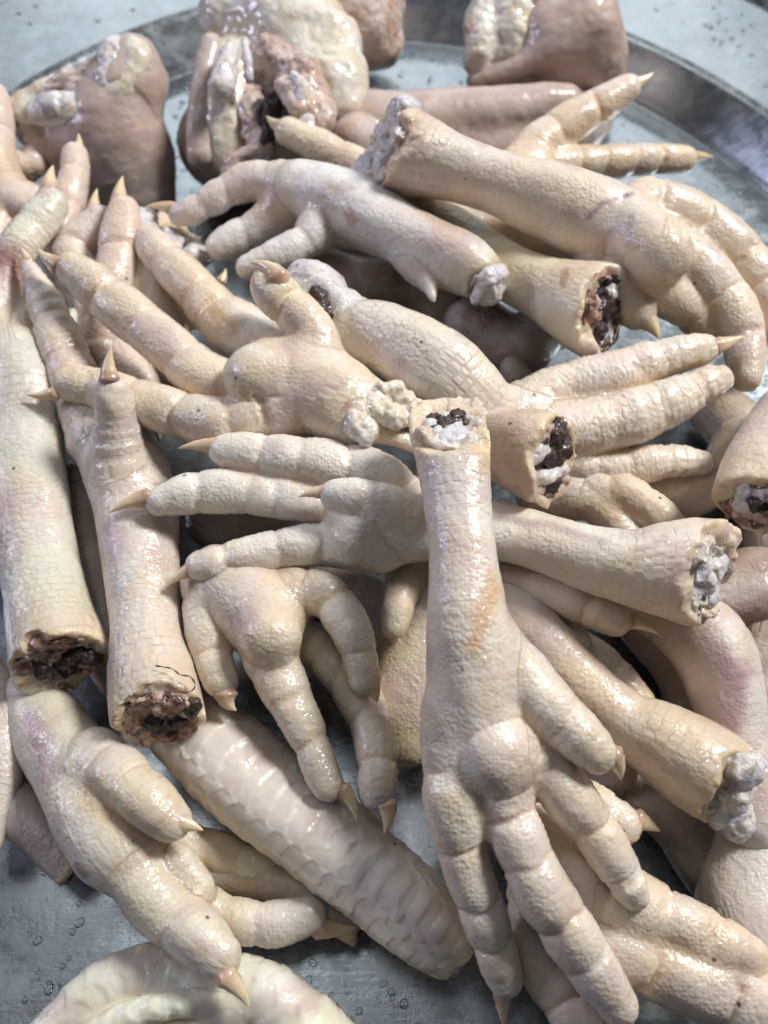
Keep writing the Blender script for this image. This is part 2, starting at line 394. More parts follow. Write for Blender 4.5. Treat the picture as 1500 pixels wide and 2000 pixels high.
NF = [0]
def foot(label, body, toes=(), pads=(), tint=CREAM, side='sole', cut=None, h=0.068, big=False, extra=(), scute=None, tilt=None, group=None, patches=()):
    """body: chain of (x,y,z,r), first point = cut end; toes: [chain, claw or None]; side: 'sole' or 'back' shown to the lens"""
    NF[0] += 1; sd = NF[0]
    bodyp = [P((t[0], t[1], t[2], t[3]*0.95)) for t in body]
    base = np.array([bodyp[len(bodyp)//2][0], bodyp[len(bodyp)//2][1], 0.0])
    root = empty('chicken_foot', base, label, 'chicken foot', group or 'scalded chicken feet heaped on the tray')
    p0 = bodyp[0][:3].copy(); r0 = bodyp[0][3]; nrm = p0-bodyp[1][:3]; nrm /= np.linalg.norm(nrm)
    if tilt is not None:
        nrm = nrm+RGT*tilt[0]+UPV*(-tilt[1])+FWD*tilt[2]; nrm /= np.linalg.norm(nrm)
    if cut: bodyp = [np.r_[p0+(p0-bodyp[1][:3])/np.linalg.norm(p0-bodyp[1][:3])*r0*1.5, r0*1.03]]+bodyp
    chains = [('body', spline(bodyp))]
    for t in toes: chains.append(('toe', spline([P((q[0], q[1], q[2], q[3]*0.94)) for q in t[0]])))
    for e in extra: chains.append(('extra', spline([P(q) for q in e])))
    pc = [spline([P(w_) for w_ in (q if isinstance(q, list) else [q])]) for q in pads]
    f = Field([c for k, c in chains]+pc, h)
    for k, (c, s) in chains:
        if k == 'toe':
            n_ = max(2, int(len(c)*0.32)); f.union(c[:n_], 0.26); f.union(c[n_-1:], 0.05)
        else: f.union(c, 0.22 if k != 'extra' else 0.12)
    for c, s in pc: f.union(c, 0.20)
    if cut:
        f.plane(p0, nrm, r0*2.6, 0.20*r0+0.03, sd)
        cv = np.array([np.r_[p0+nrm*r0*0.60, r0*0.86], np.r_[p0+nrm*r0*1.2, r0*0.95]]); f.carve(cv, 0.10)
    V, F = f.mesh(); V = smooth(V, F, 1); N = normals(V, F)
    # nearest limb
    best = np.full(len(V), 1e9); s_ = np.zeros(len(V)); th = np.zeros(len(V)); rl = np.ones(len(V)); lw = np.zeros(len(V)); sec = np.full(len(V), 1e9)
    crease = np.zeros(len(V)); isb = np.zeros(len(V))
    for ci, (k, (c, s)) in enumerate(chains):
        d, ss = chain_eval(V, c, s); m = d < best
        sec = np.where(m, best, np.minimum(sec, d)); best = np.where(m, d, best)
        q = np.stack([np.interp(ss, s, c[:, j]) for j in range(4)], 1)
        q2 = np.stack([np.interp(ss+0.05, s, c[:, j]) for j in range(3)], 1); q1 = np.stack([np.interp(ss-0.05, s, c[:, j]) for j in range(3)], 1)
        tg = q2-q1; tg /= np.linalg.norm(tg, axis=1)[:, None]+1e-9
        vw = CAM-q[:, :3]; vw = vw-tg*(vw*tg).sum(1)[:, None]; vw /= np.linalg.norm(vw, axis=1)[:, None]+1e-9
        sx = np.cross(tg, vw); rv = V-q[:, :3]; ang = np.arctan2((rv*sx).sum(1), (rv*vw).sum(1))
        s_[m] = ss[m]+ci*7.3; th[m] = ang[m]; rl[m] = q[m, 3]; isb[m] = 1.0 if k == 'body' else 0.0
        cr = np.zeros(len(V))
        if k == 'toe':
            L = s[-1]; rav = c[:, 3].mean(); nj = max(2, int(round(L/(2.25*rav)))); rs = RS(sd*10+ci)
            js = (np.arange(nj)+0.25)*L/nj+rs.uniform(-0.25, 0.25, nj)*L/nj
            ph = np.ones(len(V))*9
            wob = 0.10*vnoise(V, 1.8, sd+ci)+0.03*vnoise(V, 6, sd+ci); fall = (0.105 if side == 'sole' else 0.04)*rav
            face = 0.30+0.70*sstep(-0.3, 0.8, np.cos(ang-0.25*math.sin(sd))) if side == 'sole' else 1.0
            near = np.ones(len(V))*9
            for j in js:
                x_ = np.abs(ss+wob-j); am = rs.uniform(0.35, 1.25); near = np.minimum(near, x_)
                cr += -fall*am*(np.exp(-(x_/0.045)**2)+0.6*np.exp(-(x_/0.15)**2))
            cr = cr*face+0.085*rav*face*np.sin(np.clip(near/(L/nj*0.5), 0, 1)*math.pi/2)-0.01*rav
            cr *= sstep(0.0, 0.35, L-ss)*0.5+0.5
        crease[m] = cr[m]
    jw = sstep(0.0, 0.30, sec-best)              # 0 at junctions
    d = crease*jw
    a_ = th*rl
    back = (np.abs(th) > 1.15) if side == 'sole' else (np.abs(th) < 1.9)
    sc_ = np.where(side == 'sole', sstep(0.9, 1.5, np.abs(th)), 1.0-0.85*sstep(1.3, 2.0, np.abs(th)))
    sc_ = np.maximum(sc_*0.75, isb*0.8) if scute is None else np.full(len(V), scute)
    bl = chains[0][1][1][-1]; sb = np.where(isb > 0.5, s_/bl, 0)
    if side == 'sole' and scute is None: sc_ = np.where(isb > 0.5, sc_*(1-sstep(0.35, 0.60, sb)), sc_)
    for c, s in pc:
        dd_, _s = chain_eval(V, c, s); padw = 1-sstep(0.0, 0.10, dd_-best); sc_ = sc_*(1-padw)
        d += -0.035*np.exp(-((dd_-best)/0.05)**2)
    toe_w = (1-isb)*jw
    d += toe_w*sc_*(0.011 if side == 'sole' else 0.017)*np.sin(2*math.pi*(s_+0.03*vnoise(V, 5, sd))/0.135)
    nz = vnoise(V, 0.9, sd)
    if big:
        p, qd = 0.44, 1.05; rm = 0.85
        ws = s_+0.06*vnoise(V, 1.3, sd+3); ca = (th*rm+0.08*vnoise(V, 1.2, sd+5))/qd+0.35; colm = np.floor(ca); e = np.abs(ca-colm-0.5)*2
        f2 = -ws/p+0.5*(colm % 2)+0.40*(1-e**2); f2 = f2-np.floor(f2)
        hh = f2**1.4*(1-sstep(0.91, 1.0, f2))
        d += 0.034*hh*sstep(0.0, 0.25, sec-best)
    d += isb*sstep(0, 0.3, sec-best)*rl*(0.045*np.cos(2*th+sd)+0.028*np.cos(3*th+1.7*sd+0.6*s_))+(1-isb)*jw*rl*0.02*np.cos(3*th+sd+s_)
    d += 0.035*nz+0.016*vnoise(V, 2.6, sd+1)+0.007*vnoise(V, 8, sd+2)
    V = V+N*d[:, None]
    # colour
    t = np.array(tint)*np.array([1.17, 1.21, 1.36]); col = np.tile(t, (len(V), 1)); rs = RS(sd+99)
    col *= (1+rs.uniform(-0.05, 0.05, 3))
    def mixc(w_, c2):
        nonlocal col
        w_ = np.clip(w_, 0, 1)[:, None]; col = col*(1-w_)+np.array(c2)*w_
    mixc(0.38*sstep(0.0, 0.5, vnoise(V, 0.7, sd+11)), (0.60, 0.47, 0.31))
    mixc((0.15 if big else 0.50)*sstep(0.05, 0.6, vnoise(V, 0.9, sd+12)), (0.62, 0.48, 0.43))
    mixc(0.45*sstep(0.1, 0.6, vnoise(V, 1.1, sd+13)), (0.74, 0.70, 0.66))
    mixc(0.45*sstep(0.35, 0.7, vnoise(V, 1.4, sd+14)), (0.42, 0.29, 0.30))
    mixc(0.28*(1-jw)*(1-isb), OCHRE)
    if patches:
        rel = V-CAM; dz = rel@FWD; qx = 750+FPX*(rel@RGT)/dz; qy = 1000-FPX*(rel@UPV)/dz; front = sstep(-0.1, 0.25, -(N*rel).sum(1)/np.linalg.norm(rel, axis=1))
        for pts, pr, pcx, pst in patches:
            dd = np.full(len(V), 1e9)
            for (ax_, ay_), (bx_, by_) in zip(pts[:-1], pts[1:]):
                ex, ey = bx_-ax_, by_-ay_; tt_ = np.clip(((qx-ax_)*ex+(qy-ay_)*ey)/(ex*ex+ey*ey+1e-9), 0, 1)
                dd = np.minimum(dd, np.hypot(qx-ax_-tt_*ex, qy-ay_-tt_*ey))
            dd = dd*(1+0.35*vnoise(V, 3.0, sd+31)+0.3*vnoise(V, 8, sd+32))
            mixc(pst*front*(1-sstep(0.75, 1.15, dd/pr)) if pst > 0 else -pst*front*(1-sstep(0.2, 1.2, dd/pr)), pcx)
    if cut:
        dc = np.linalg.norm(V-p0, axis=1)/r0
        mixc(0.45*(1-sstep(0.9, 2.0, dc)), YEL if cut.get('rim', 'yel') == 'yel' else (0.60, 0.43, 0.33))
        inn = sstep(0.12, 0.0, -(V-p0)@nrm)*0+1; dd = np.abs((V-p0)@nrm); 
        mixc(0.8*(dd < 0.10)*(dc < 1.15), (0.66, 0.52, 0.34))
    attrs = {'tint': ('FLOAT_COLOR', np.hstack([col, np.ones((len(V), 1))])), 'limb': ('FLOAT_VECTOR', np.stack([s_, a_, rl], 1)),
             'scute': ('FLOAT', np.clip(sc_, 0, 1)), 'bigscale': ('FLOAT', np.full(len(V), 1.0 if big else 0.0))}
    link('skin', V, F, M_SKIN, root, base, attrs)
    for i, tt in enumerate(toes):
        if tt[1]: claw(tt[1], base, root, sd+i)
    if cut:
        u = np.cross(nrm, [0, 0, 1.0]); u /= np.linalg.norm(u); v = np.cross(nrm, u)
        st = cut.get('style', 'flesh'); fm = M_PALEFLESH if st in ('bone', 'pale') else M_FLESH
        cf = np.array([np.r_[p0-nrm*r0*0.7, r0*0.78], np.r_[p0+nrm*r0*0.3, r0*0.84]])
        ff = Field([(cf, np.array([0, 1.0]))], 0.042, 0.3); ff.union(cf, 0.1); ff.plane(p0-nrm*r0*0.02, nrm, r0*2.2, 0.16*r0+0.03, sd*3+2)
        Vf, Ff = ff.mesh(); Nf = normals(Vf, Ff); fr = sstep(-0.5*r0, -0.1*r0, (Vf-p0)@nrm)
        Vf = Vf+Nf*(fr*(0.075*vnoise(Vf, 3.2, sd+21)+0.05*vnoise(Vf, 8, sd+22)+0.022*vnoise(Vf, 18, sd+23)))[:, None]
        link('cut_flesh', Vf, Ff, fm, root, base)
        if st in ('bone', 'mixed'):
            rs = RS(sd*7); ch = []
            A0 = cut.get('ang', rs.uniform(0, 6.28)); pr = cut.get('out', 0.05); size = cut.get('size', 0.34)
            dr = u*math.cos(A0)+v*math.sin(A0); dq = np.cross(nrm, dr)
            for i in range(cut.get('n', 2)):
                sgn = (2*i-(cut.get('n', 2)-1)); pts = []
                for q in (-1, -0.3, 0.4, 1):
                    c_ = p0+nrm*r0*(pr-0.10+0.12*rs.randn())+dr*r0*(0.36*sgn+0.10*rs.randn())+dq*r0*q*(0.34+0.08*rs.randn())
                    pts.append(np.r_[c_, r0*size*(0.78+0.18*rs.randn())])
                pts = np.array(pts); pts[:, 3] = np.maximum(pts[:, 3], 0.07); ch.append((pts, np.arange(4.0)))
                if pr > 0.2:
                    c_ = p0+dr*r0*0.3*sgn; ch.append((np.array([np.r_[c_-nrm*r0*0.7, r0*size*0.9], np.r_[c_+nrm*r0*pr*0.8, r0*size*0.8]]), np.array([0, 1.0])))
            f = Field(ch, 0.045, 0.3)
            for c_, s in ch: f.union(c_, 0.24)
            if pr < 0.2: f.plane(p0+nrm*r0*(0.10+pr), nrm, r0*2, 0.12, sd+8)
            Vb, Fb = f.mesh(); Nb = normals(Vb, Fb)
            Vb = Vb+Nb*(0.12*vnoise(Vb, 2.4, sd)+0.045*vnoise(Vb, 7, sd+1)+0.02*vnoise(Vb, 16, sd+2))[:, None]
            link('bone_end', Vb, Fb, M_BONE, root, base)
        for (ox, oy, rr, nn) in cut.get('clots', ()):
            of = RGT*ox*r0-UPV*oy*r0; of = of-nrm*(of@nrm)
            scatter('blood_clot', M_CLOT, p0-nrm*r0*0.03+of, max(5, nn), r0*rr, r0*rr*0.22, root, base, sd*5+int(abs(ox)*10+abs(oy)*7)+nn, nrm, 0.05, amp=0.11, freq=4.0)
    return root

# ------------------------------------------------------------------ the tray
def revolve(name, prof, center, mat, kind=None, seg=256, wob=0.0):
    V = []; F = []; n = len(prof)
    for i in range(seg):
        a = 2*math.pi*i/seg; dz = wob*(math.sin(3*a+1)+0.5*math.sin(7*a))
        for r, z in prof: V.append((center[0]+r*math.cos(a), center[1]+r*math.sin(a), z+dz*(1 if r > 1 else 0)))
    for i in range(seg):
        j = (i+1) % seg
        for k in range(n-1): F.append((i*n+k, j*n+k, j*n+k+1, i*n+k+1))
    return V, F
# tray: an oval dished aluminium tray; profile in (grow, z): grow is added to both half axes
def oval(name, prof, cen, ax, mat, seg=320):
    V = []; F = []; n = len(prof)
    for i in range(seg):
        a = 2*math.pi*i/seg
        for g, z in prof:
            q = g if g > -90 else None
            if g <= -1: V.append((cen[0]+(ax[0]+g)*math.cos(a), cen[1]+(ax[1]+g*ax[1]/ax[0])*math.sin(a), z))
            else: V.append((cen[0]+(ax[0]+g)*math.cos(a), cen[1]+(ax[1]+g)*math.sin(a), z))
    for i in range(seg):
        j = (i+1) % seg
        for k in range(n-1): F.append((i*n+k, j*n+k, j*n+k+1, i*n+k+1))
    return np.array(V, float), np.array(F)
TC = (-0.3, 2.2)
tray = empty('metal_tray', np.array([TC[0], TC[1], -0.15]), 'worn grey aluminium tray with a dished middle under the heap of feet', 'tray')
V, F = oval('f', [(-15.95, 0.0), (-12, 0.0), (-8, 0.0), (-4, 0.0), (-1.2, 0.0), (-0.35, -0.02), (-0.22, -0.16), (-0.08, -0.18), (-0.02, -0.05)], TC, (16.0, 20.0), M_METAL)
link('tray_floor', V, F, M_METAL, tray, np.array([TC[0], TC[1], -0.15]))
V, F = oval('f', [(-0.02, -0.05), (0.03, 0.0), (0.10, 0.08), (0.88, 1.10), (1.0, 1.20), (1.2, 1.26), (1.24, 1.265)], TC, (16.0, 20.0), M_METAL)
link('tray_wall', V, F, M_METAL, tray, np.array([TC[0], TC[1], -0.15]))
V, F = oval('f', [(1.24, 1.265), (2.5, 1.34), (4.9, 1.5), (5.05, 1.48), (5.12, 1.32), (5.25, 1.32), (5.32, 1.59), (5.55, 1.76), (5.85, 1.74), (6.0, 1.49), (5.95, 1.14), (5.8, 1.04)], TC, (16.0, 20.0), M_METAL)
link('tray_rim', V, F, M_METAL, tray, np.array([TC[0], TC[1], -0.15]))
# table below the tray
mt, nt_, b_ = new_mat('dark_table'); b_.inputs['Base Color'].default_value = (0.06, 0.055, 0.05, 1); b_.inputs['Roughness'].default_value = 0.45
N_ = NB(nt_); nt_.links.new(N_.bump(N_.noise(N_.n('TexCoord').outputs['Object'], 60, 4), 0.001, 0.4), b_.inputs['Normal'])
tb = link('table_top', np.array([(-90, -70, -1.2), (90, -70, -1.2), (90, 110, -1.2), (-90, 110, -1.2)], float), np.array([(0, 1, 2, 3)]), mt)
tb['kind'] = 'structure'

# ------------------------------------------------------------------ water beads on the tray
mw, ntw, bw = new_mat('water'); NW = NB(ntw)
tr = NW.n('BsdfTransparent'); tr.inputs[0].default_value = (0.93, 0.95, 0.96, 1); gl = NW.n('BsdfGlossy'); gl.inputs['Roughness'].default_value = 0.05
fz = NW.n('Fresnel'); fz.inputs['IOR'].default_value = 1.45; mx = NW.n('MixShader')
ntw.links.new(fz.outputs[0], mx.inputs[0]); ntw.links.new(tr.outputs[0], mx.inputs[1]); ntw.links.new(gl.outputs[0], mx.inputs[2])
ntw.links.new(mx.outputs[0], [n for n in ntw.nodes if n.type == 'OUTPUT_MATERIAL'][0].inputs[0]); ntw.nodes.remove(bw)
rs = RS(5); VV = []; FF = []; nb = 0
U8 = [(math.cos(2*math.pi*k/12), math.sin(2*math.pi*k/12)) for k in range(12)]
def bead(x, y, z, r, hgt):
    global nb
    o = nb; st = 1+rs.rand()*0.5; an = rs.rand()*6.28; ca, sa = math.cos(an), math.sin(an)
    for j, (q, zz) in enumerate(((1.0, -0.02), (0.93, 0.35), (0.72, 0.7), (0.4, 0.93))):
        for c_, s_ in U8: VV.append((x+(c_*st*ca-s_*sa)*r*q, y+(c_*st*sa+s_*ca)*r*q, z+zz*hgt))
    VV.append((x, y, z+hgt)); nb += 49
    for j in range(3):
        for k in range(12): FF.append((o+j*12+k, o+j*12+(k+1) % 12, o+(j+1)*12+(k+1) % 12, o+(j+1)*12+k))
    for k in range(0, 12, 2): FF.append((o+36+k, o+36+(k+1) % 12, o+36+(k+2) % 12, o+48))
for (cx, cy, sx, sy, n, zz) in ((1400, 60, 90, 60, 70, 'rim'), (1330, 200, 120, 60, 40, 'rim'), (1400, 370, 50, 60, 45, 0), (1200, 250, 60, 40, 20, 0), (830, 120, 50, 40, 40, 0),
                                (350, 230, 40, 80, 60, 0), (360, 330, 30, 30, 20, 0), (330, 90, 60, 25, 20, 0), (150, 120, 120, 80, 25, 'rim'), (60, 1850, 70, 100, 30, 0), (650, 1940, 120, 40, 30, 0), (1300, 1680, 60, 60, 20, 0)):
    for i in range(n):
        px, py = cx+rs.normal()*sx, cy+rs.normal()*sy
        if zz == 'rim':
            p = U(px, py, 1.36); g = math.hypot((p[0]-TC[0])/18.2, (p[1]-TC[1])/22.2)
            if g < 0.99 or g > 1.13: continue
            gg = (g-1)*20; z0 = 1.265+(gg+0.96)*0.064
        else:
            p = U(px, py, 0); g = math.hypot((p[0]-TC[0])/16, (p[1]-TC[1])/20)
            if g > 0.97: continue
            z0 = 0
        r = 0.03+0.07*rs.rand()**2; bead(p[0], p[1], z0, r, r*0.55)
wb = link('water_beads', np.array(VV), np.array(FF), mw, None, np.zeros(3))
wb['kind'] = 'stuff'; wb['label'] = 'small clear water beads scattered over the bare metal of the tray'; wb['category'] = 'water drops'

T_TRAY = time.time()
# ------------------------------------------------------------------ feet: chains of (x, y, height, radius); x, y, radius read off the photograph
foot('topmost sole-up foot in the middle, toes spread downwards, dark slit in its cut end',
     [(880, 838, 6.45, 84), (888, 920, 6.3, 75), (897, 1040, 6.15, 68), (905, 1140, 5.9, 76), (912, 1225, 5.6, 88), (930, 1310, 5.1, 108), (935, 1390, 4.75, 106), (930, 1450, 4.55, 94)],
     [([(890, 1400, 4.75, 72), (882, 1490, 4.55, 62), (885, 1570, 4.35, 60), (908, 1680, 3.7, 50), (945, 1790, 3.0, 47), (978, 1880, 2.4, 43), (988, 1910, 2.2, 38)], (983, 1925, 2.25, 20, 987, 2012, 1.5, -5, 0)),
      ([(965, 1440, 4.5, 72), (990, 1580, 4.3, 60), (1050, 1720, 3.8, 58), (1110, 1820, 3.3, 57), (1165, 1900, 2.9, 52), (1205, 1960, 2.6, 42)], (1215, 1985, 2.6, 18, 1235, 2040, 2.1)),
      ([(1010, 1410, 4.6, 76), (1062, 1490, 4.4, 58), (1120, 1570, 4.2, 54), (1175, 1640, 3.9, 50), (1215, 1705, 3.6, 43), (1238, 1745, 3.4, 30)], (1242, 1757, 3.4, 9, 1254, 1782, 3.2)),
      ([(950, 1275, 5.2, 78), (1015, 1330, 5.15, 70), (1075, 1385, 5.1, 62), (1130, 1435, 5.0, 56), (1165, 1470, 4.95, 42)], (1188, 1465, 5.1, 24, 1212, 1524, 4.6, 14, 0))],
     pads=[[(940, 1400, 4.5, 76), (972, 1474, 4.82, 84)]], tint=(0.62, 0.54, 0.40), patches=[([(962, 1150), (950, 1200), (925, 1262)], 26, (0.62, 0.42, 0.26), -0.95), ([(935, 850), (955, 900)], 40, (0.64, 0.47, 0.28), -0.6), ([(835, 1440), (850, 1490)], 26, (0.42, 0.30, 0.25), -0.5)], side='sole', h=0.055,
     cut=dict(style='bone', n=2, ang=0.2, size=0.30, out=-0.02, clots=[(-0.35, -0.40, 0.30, 12), (0.15, -0.55, 0.28, 12)]), tilt=(0, 0.0, -1.05))

foot('foot crossing under the topmost one, flared bluish-boned end right, three toes pointing left',
     [(1385, 1118, 4.9, 112), (1320, 1112, 4.85, 100), (1240, 1108, 4.75, 80), (1130, 1085, 4.6, 64), (1020, 1050, 4.45, 60), (930, 1035, 4.3, 62), (840, 1035, 4.2, 66), (770, 1035, 4.15, 70)],
     [([(790, 1010, 4.6, 50), (740, 985, 4.9, 44), (690, 970, 5.0, 38), (655, 967, 5.0, 32)], (645, 963, 5.05, 17, 583, 970, 5.0, 0, -8)),
      ([(740, 1070, 4.1, 55), (660, 1065, 4.0, 48), (580, 1068, 4.0, 43), (490, 1085, 4.0, 40), (410, 1103, 4.0, 34), (392, 1106, 4.0, 30)], (380, 1110, 4.05, 16, 327, 1145, 3.9)),
      ([(800, 980, 4.0, 50), (730, 925, 4.35, 48), (640, 905, 4.45, 50), (550, 893, 4.5, 46), (470, 882, 4.5, 38), (440, 880, 4.5, 33)], (428, 873, 4.55, 18, 348, 876, 4.5, 0, -10)),
      ([(760, 1000, 3.9, 48), (660, 985, 4.0, 42), (560, 973, 4.05, 46), (460, 960, 4.1, 46), (370, 965, 4.1, 43), (315, 980, 4.1, 33)], (303, 970, 4.2, 20, 212, 1002, 4.1, -5, -12))],
     pads=[(695, 1045, 4.3, 64)], tint=PALE, patches=[([(970, 1010), (1080, 1030), (1180, 1060)], 10, (0.34, 0.23, 0.26), -0.7), ([(1300, 1050), (1240, 1080)], 14, (0.50, 0.38, 0.40), -0.6)], side='sole', cut=dict(style='bone', n=2, ang=1.9, size=0.38, out=0.0, rim='pink'), tilt=(0.25, 0.1, -0.75))

f3 = foot('sole-up foot with round pad, hooked claw and frayed yellowish torn end',
     [(720, 800, 4.6, 66), (650, 775, 4.6, 88), (590, 750, 4.5, 96), (540, 735, 4.35, 84)],
     [([(620, 720, 4.8, 60), (615, 655, 5.1, 48), (585, 615, 5.3, 46), (545, 580, 5.5, 46), (525, 560, 5.6, 38)], (548, 556, 5.95, 25, 486, 512, 6.0, 20, -18)),
      ([(560, 800, 4.4, 68), (480, 820, 4.35, 54), (420, 828, 4.3, 52), (340, 808, 4.2, 48), (270, 785, 4.1, 48), (190, 757, 4.0, 42), (135, 750, 3.95, 34)], (118, 765, 4.0, 15, 50, 770, 3.9, 0, 8)),
      ([(480, 760, 4.1, 50), (400, 735, 4.15, 52), (330, 680, 4.3, 50), (260, 620, 4.45, 50), (195, 565, 4.55, 45), (145, 528, 4.6, 37)], (120, 522, 4.65, 20, 68, 484, 4.7, 4, 8)),
      ([(540, 690, 3.9, 62), (480, 655, 3.9, 62), (430, 620, 3.85, 55), (385, 570, 3.8, 44), (340, 525, 3.75, 42), (305, 490, 3.7, 38), (290, 470, 3.7, 30)], None)],
     pads=[[(570, 745, 4.75, 66), (500, 732, 4.95, 64)]], tint=(0.60, 0.48, 0.33), patches=[([(420, 615), (450, 640)], 30, (0.50, 0.33, 0.16), -0.9), ([(680, 790), (670, 800)], 8, (0.4, 0.16, 0.12), 0.7)], side='sole', h=0.06,
     extra=[[(700, 810, 4.7, 55), (735, 800, 4.7, 40), (775, 790, 4.7, 22)], [(690, 830, 4.7, 40), (760, 850, 4.5, 22), (810, 870, 4.3, 18)], [(640, 790, 4.6, 70), (690, 830, 4.7, 48)]])

f4 = foot('arched wet scaly foot, clot on its knobby bone, three toes reaching right',
     [(648, 640, 4.3, 58), (700, 650, 4.5, 68), (770, 668, 4.7, 73), (850, 710, 4.75, 78), (910, 760, 4.5, 70), (950, 800, 4.1, 62), (990, 820, 3.7, 66), (1030, 825, 3.6, 66)],
     [([(1030, 790, 3.7, 52), (1100, 755, 3.8, 47), (1180, 740, 3.9, 48), (1260, 712, 4.0, 45), (1340, 690, 4.1, 36), (1375, 682, 4.1, 28)], (1385, 680, 4.15, 20, 1455, 656, 4.2, 0, 3)),
      ([(1060, 850, 3.6, 60), (1150, 835, 3.7, 58), (1230, 815, 3.8, 55), (1310, 785, 3.9, 48), (1370, 755, 4.0, 38), (1405, 742, 4.0, 28)], None),
      ([(1060, 880, 3.2, 55), (1150, 915, 3.1, 40), (1240, 908, 3.1, 38), (1320, 900, 3.1, 34), (1370, 905, 3.0, 24)], (1380, 905, 3.0, 12, 1420, 915, 2.9))],
     tint=(0.62, 0.54, 0.40), side='back', scute=0.9, h=0.06, cut=dict(style='flesh'))

foot('short stub beside the topmost cut end, big black clot on its cut face',
     [(1075, 900, 5.3, 100), (1020, 882, 5.1, 86), (960, 865, 4.7, 66), (900, 880, 3.9, 55), (850, 930, 3.2, 50)], tint=(0.60, 0.46, 0.31), side='back', scute=0.5,
     cut=dict(style='mixed', n=2, ang=1.55, size=0.33, out=0.0, rim='pink', clots=[(0.15, -0.30, 0.45, 26), (0.25, 0.45, 0.35, 16)]), tilt=(0.3, 0, -0.3))

foot('bent pale foot behind the middle with small bone knob and skin spur',
     [(948, 548, 4.3, 50), (910, 518, 4.3, 64), (850, 490, 4.3, 68), (780, 455, 4.3, 66), (715, 420, 4.3, 74), (650, 385, 4.3, 66), (590, 372, 4.2, 56)],
     [([(600, 365, 4.2, 48), (540, 355, 4.1, 40), (480, 358, 3.9, 37), (425, 385, 3.7, 32), (375, 412, 3.5, 28), (350, 420, 3.4, 22)], (345, 412, 3.45, 15, 283, 404, 3.4, 6, -10)),
      ([(640, 420, 4.1, 50), (605, 465, 4.0, 38), (560, 490, 3.9, 34), (515, 510, 3.8, 30), (485, 522, 3.7, 23)], None),
      ([(560, 400, 3.8, 52), (520, 435, 3.5, 40), (470, 460, 3.3, 36), (430, 480, 3.2, 30)], None)],
     tint=PALE, patches=[([(680, 415), (690, 430)], 12, (0.45, 0.24, 0.20), 0.7), ([(500, 400), (560, 420)], 40, (0.55, 0.40, 0.26), -0.6)], side='back', scute=0.45, extra=[[(815, 500, 4.2, 50), (836, 548, 4.15, 22), (847, 588, 4.1, 5)]],
     cut=dict(style='bone', n=2, ang=1.2, size=0.52, out=0.5, rim='yel', clots=[(0.35, 0.25, 0.22, 8)]))

foot('large foot at upper right with flared white-boned end and round sole pad',
     [(752, 288, 5.4, 96), (810, 302, 5.4, 86), (880, 325, 5.35, 70), (970, 355, 5.2, 66), (1070, 390, 5.0, 78), (1150, 425, 4.8, 86), (1205, 445, 4.6, 80)],
     [([(1260, 400, 4.6, 60), (1340, 420, 4.4, 55), (1400, 460, 4.1, 54), (1455, 510, 3.8, 50), (1495, 570, 3.5, 46), (1515, 640, 3.2, 40)], None),
      ([(1290, 490, 4.3, 70), (1350, 520, 4.1, 60), (1400, 570, 3.8, 56), (1440, 630, 3.5, 50), (1456, 690, 3.3, 42), (1458, 735, 3.2, 33)], None),
      ([(1250, 540, 4.1, 60), (1310, 575, 3.8, 52), (1360, 615, 3.4, 44), (1400, 660, 3.0, 34)], None),
      ([(1180, 530, 4.0, 55), (1215, 580, 3.9, 48), (1245, 610, 3.8, 38)], (1255, 620, 3.8, 24, 1287, 662, 3.7, 6, -6))],
     pads=[[(1215, 435, 4.85, 66), (1285, 492, 5.0, 68)]], tint=(0.62, 0.46, 0.34), patches=[([(1150, 425), (1180, 395), (1235, 378)], 7, (0.30, 0.20, 0.25), -0.9), ([(1235, 420), (1225, 480)], 7, (0.40, 0.27, 0.27), -0.8)], side='sole',
     cut=dict(style='bone', n=3, ang=1.5, size=0.33, out=0.10, rim='pink'), tilt=(-0.15, 0, -0.75))

foot('foot whose dark jagged cut end lies below the large upper right foot',
     [(1180, 612, 4.2, 98), (1130, 592, 4.1, 84), (1070, 565, 3.9, 66), (1000, 535, 3.7, 58), (920, 490, 3.4, 60), (840, 430, 3.3, 62), (780, 380, 3.4, 48)],
     [([(790, 390, 3.4, 42), (730, 345, 3.5, 36), (670, 310, 3.7, 34), (610, 280, 3.9, 34), (565, 258, 4.0, 28)], (555, 252, 4.0, 16, 520, 226, 4.0)),
      ([(800, 430, 3.1, 48), (740, 440, 2.8, 40), (680, 470, 2.6, 35)], None)],
     tint=(0.64, 0.52, 0.34), patches=[([(1105, 530), (1100, 555)], 8, (0.22, 0.08, 0.05), 0.9)], side='back', scute=0.7, cut=dict(style='mixed', n=2, ang=1.6, size=0.36, out=-0.05, clots=[(0.0, -0.15, 0.36, 22), (0.0, 0.45, 0.22, 12), (-0.05, -0.75, 0.18, 8)]), tilt=(0.3, 0, -0.5))

foot('half hidden foot at upper right, two plain toes reaching over the bare tray',
     [(960, 370, 3.2, 50), (1000, 350, 3.3, 50), (1040, 330, 3.4, 46)],
     [([(1010, 325, 3.4, 40), (1060, 275, 3.6, 40), (1120, 235, 3.8, 40), (1180, 200, 4.0, 36), (1225, 172, 4.2, 29)], (1228, 168, 4.2, 17, 1276, 142, 4.4)),
      ([(1040, 330, 3.3, 40), (1110, 318, 3.2, 34), (1190, 315, 3.0, 34), (1270, 310, 2.8, 32), (1335, 310, 2.6, 26)], (1345, 308, 2.6, 12, 1396, 308, 2.4))],
     tint=(0.64, 0.50, 0.30), side='sole')

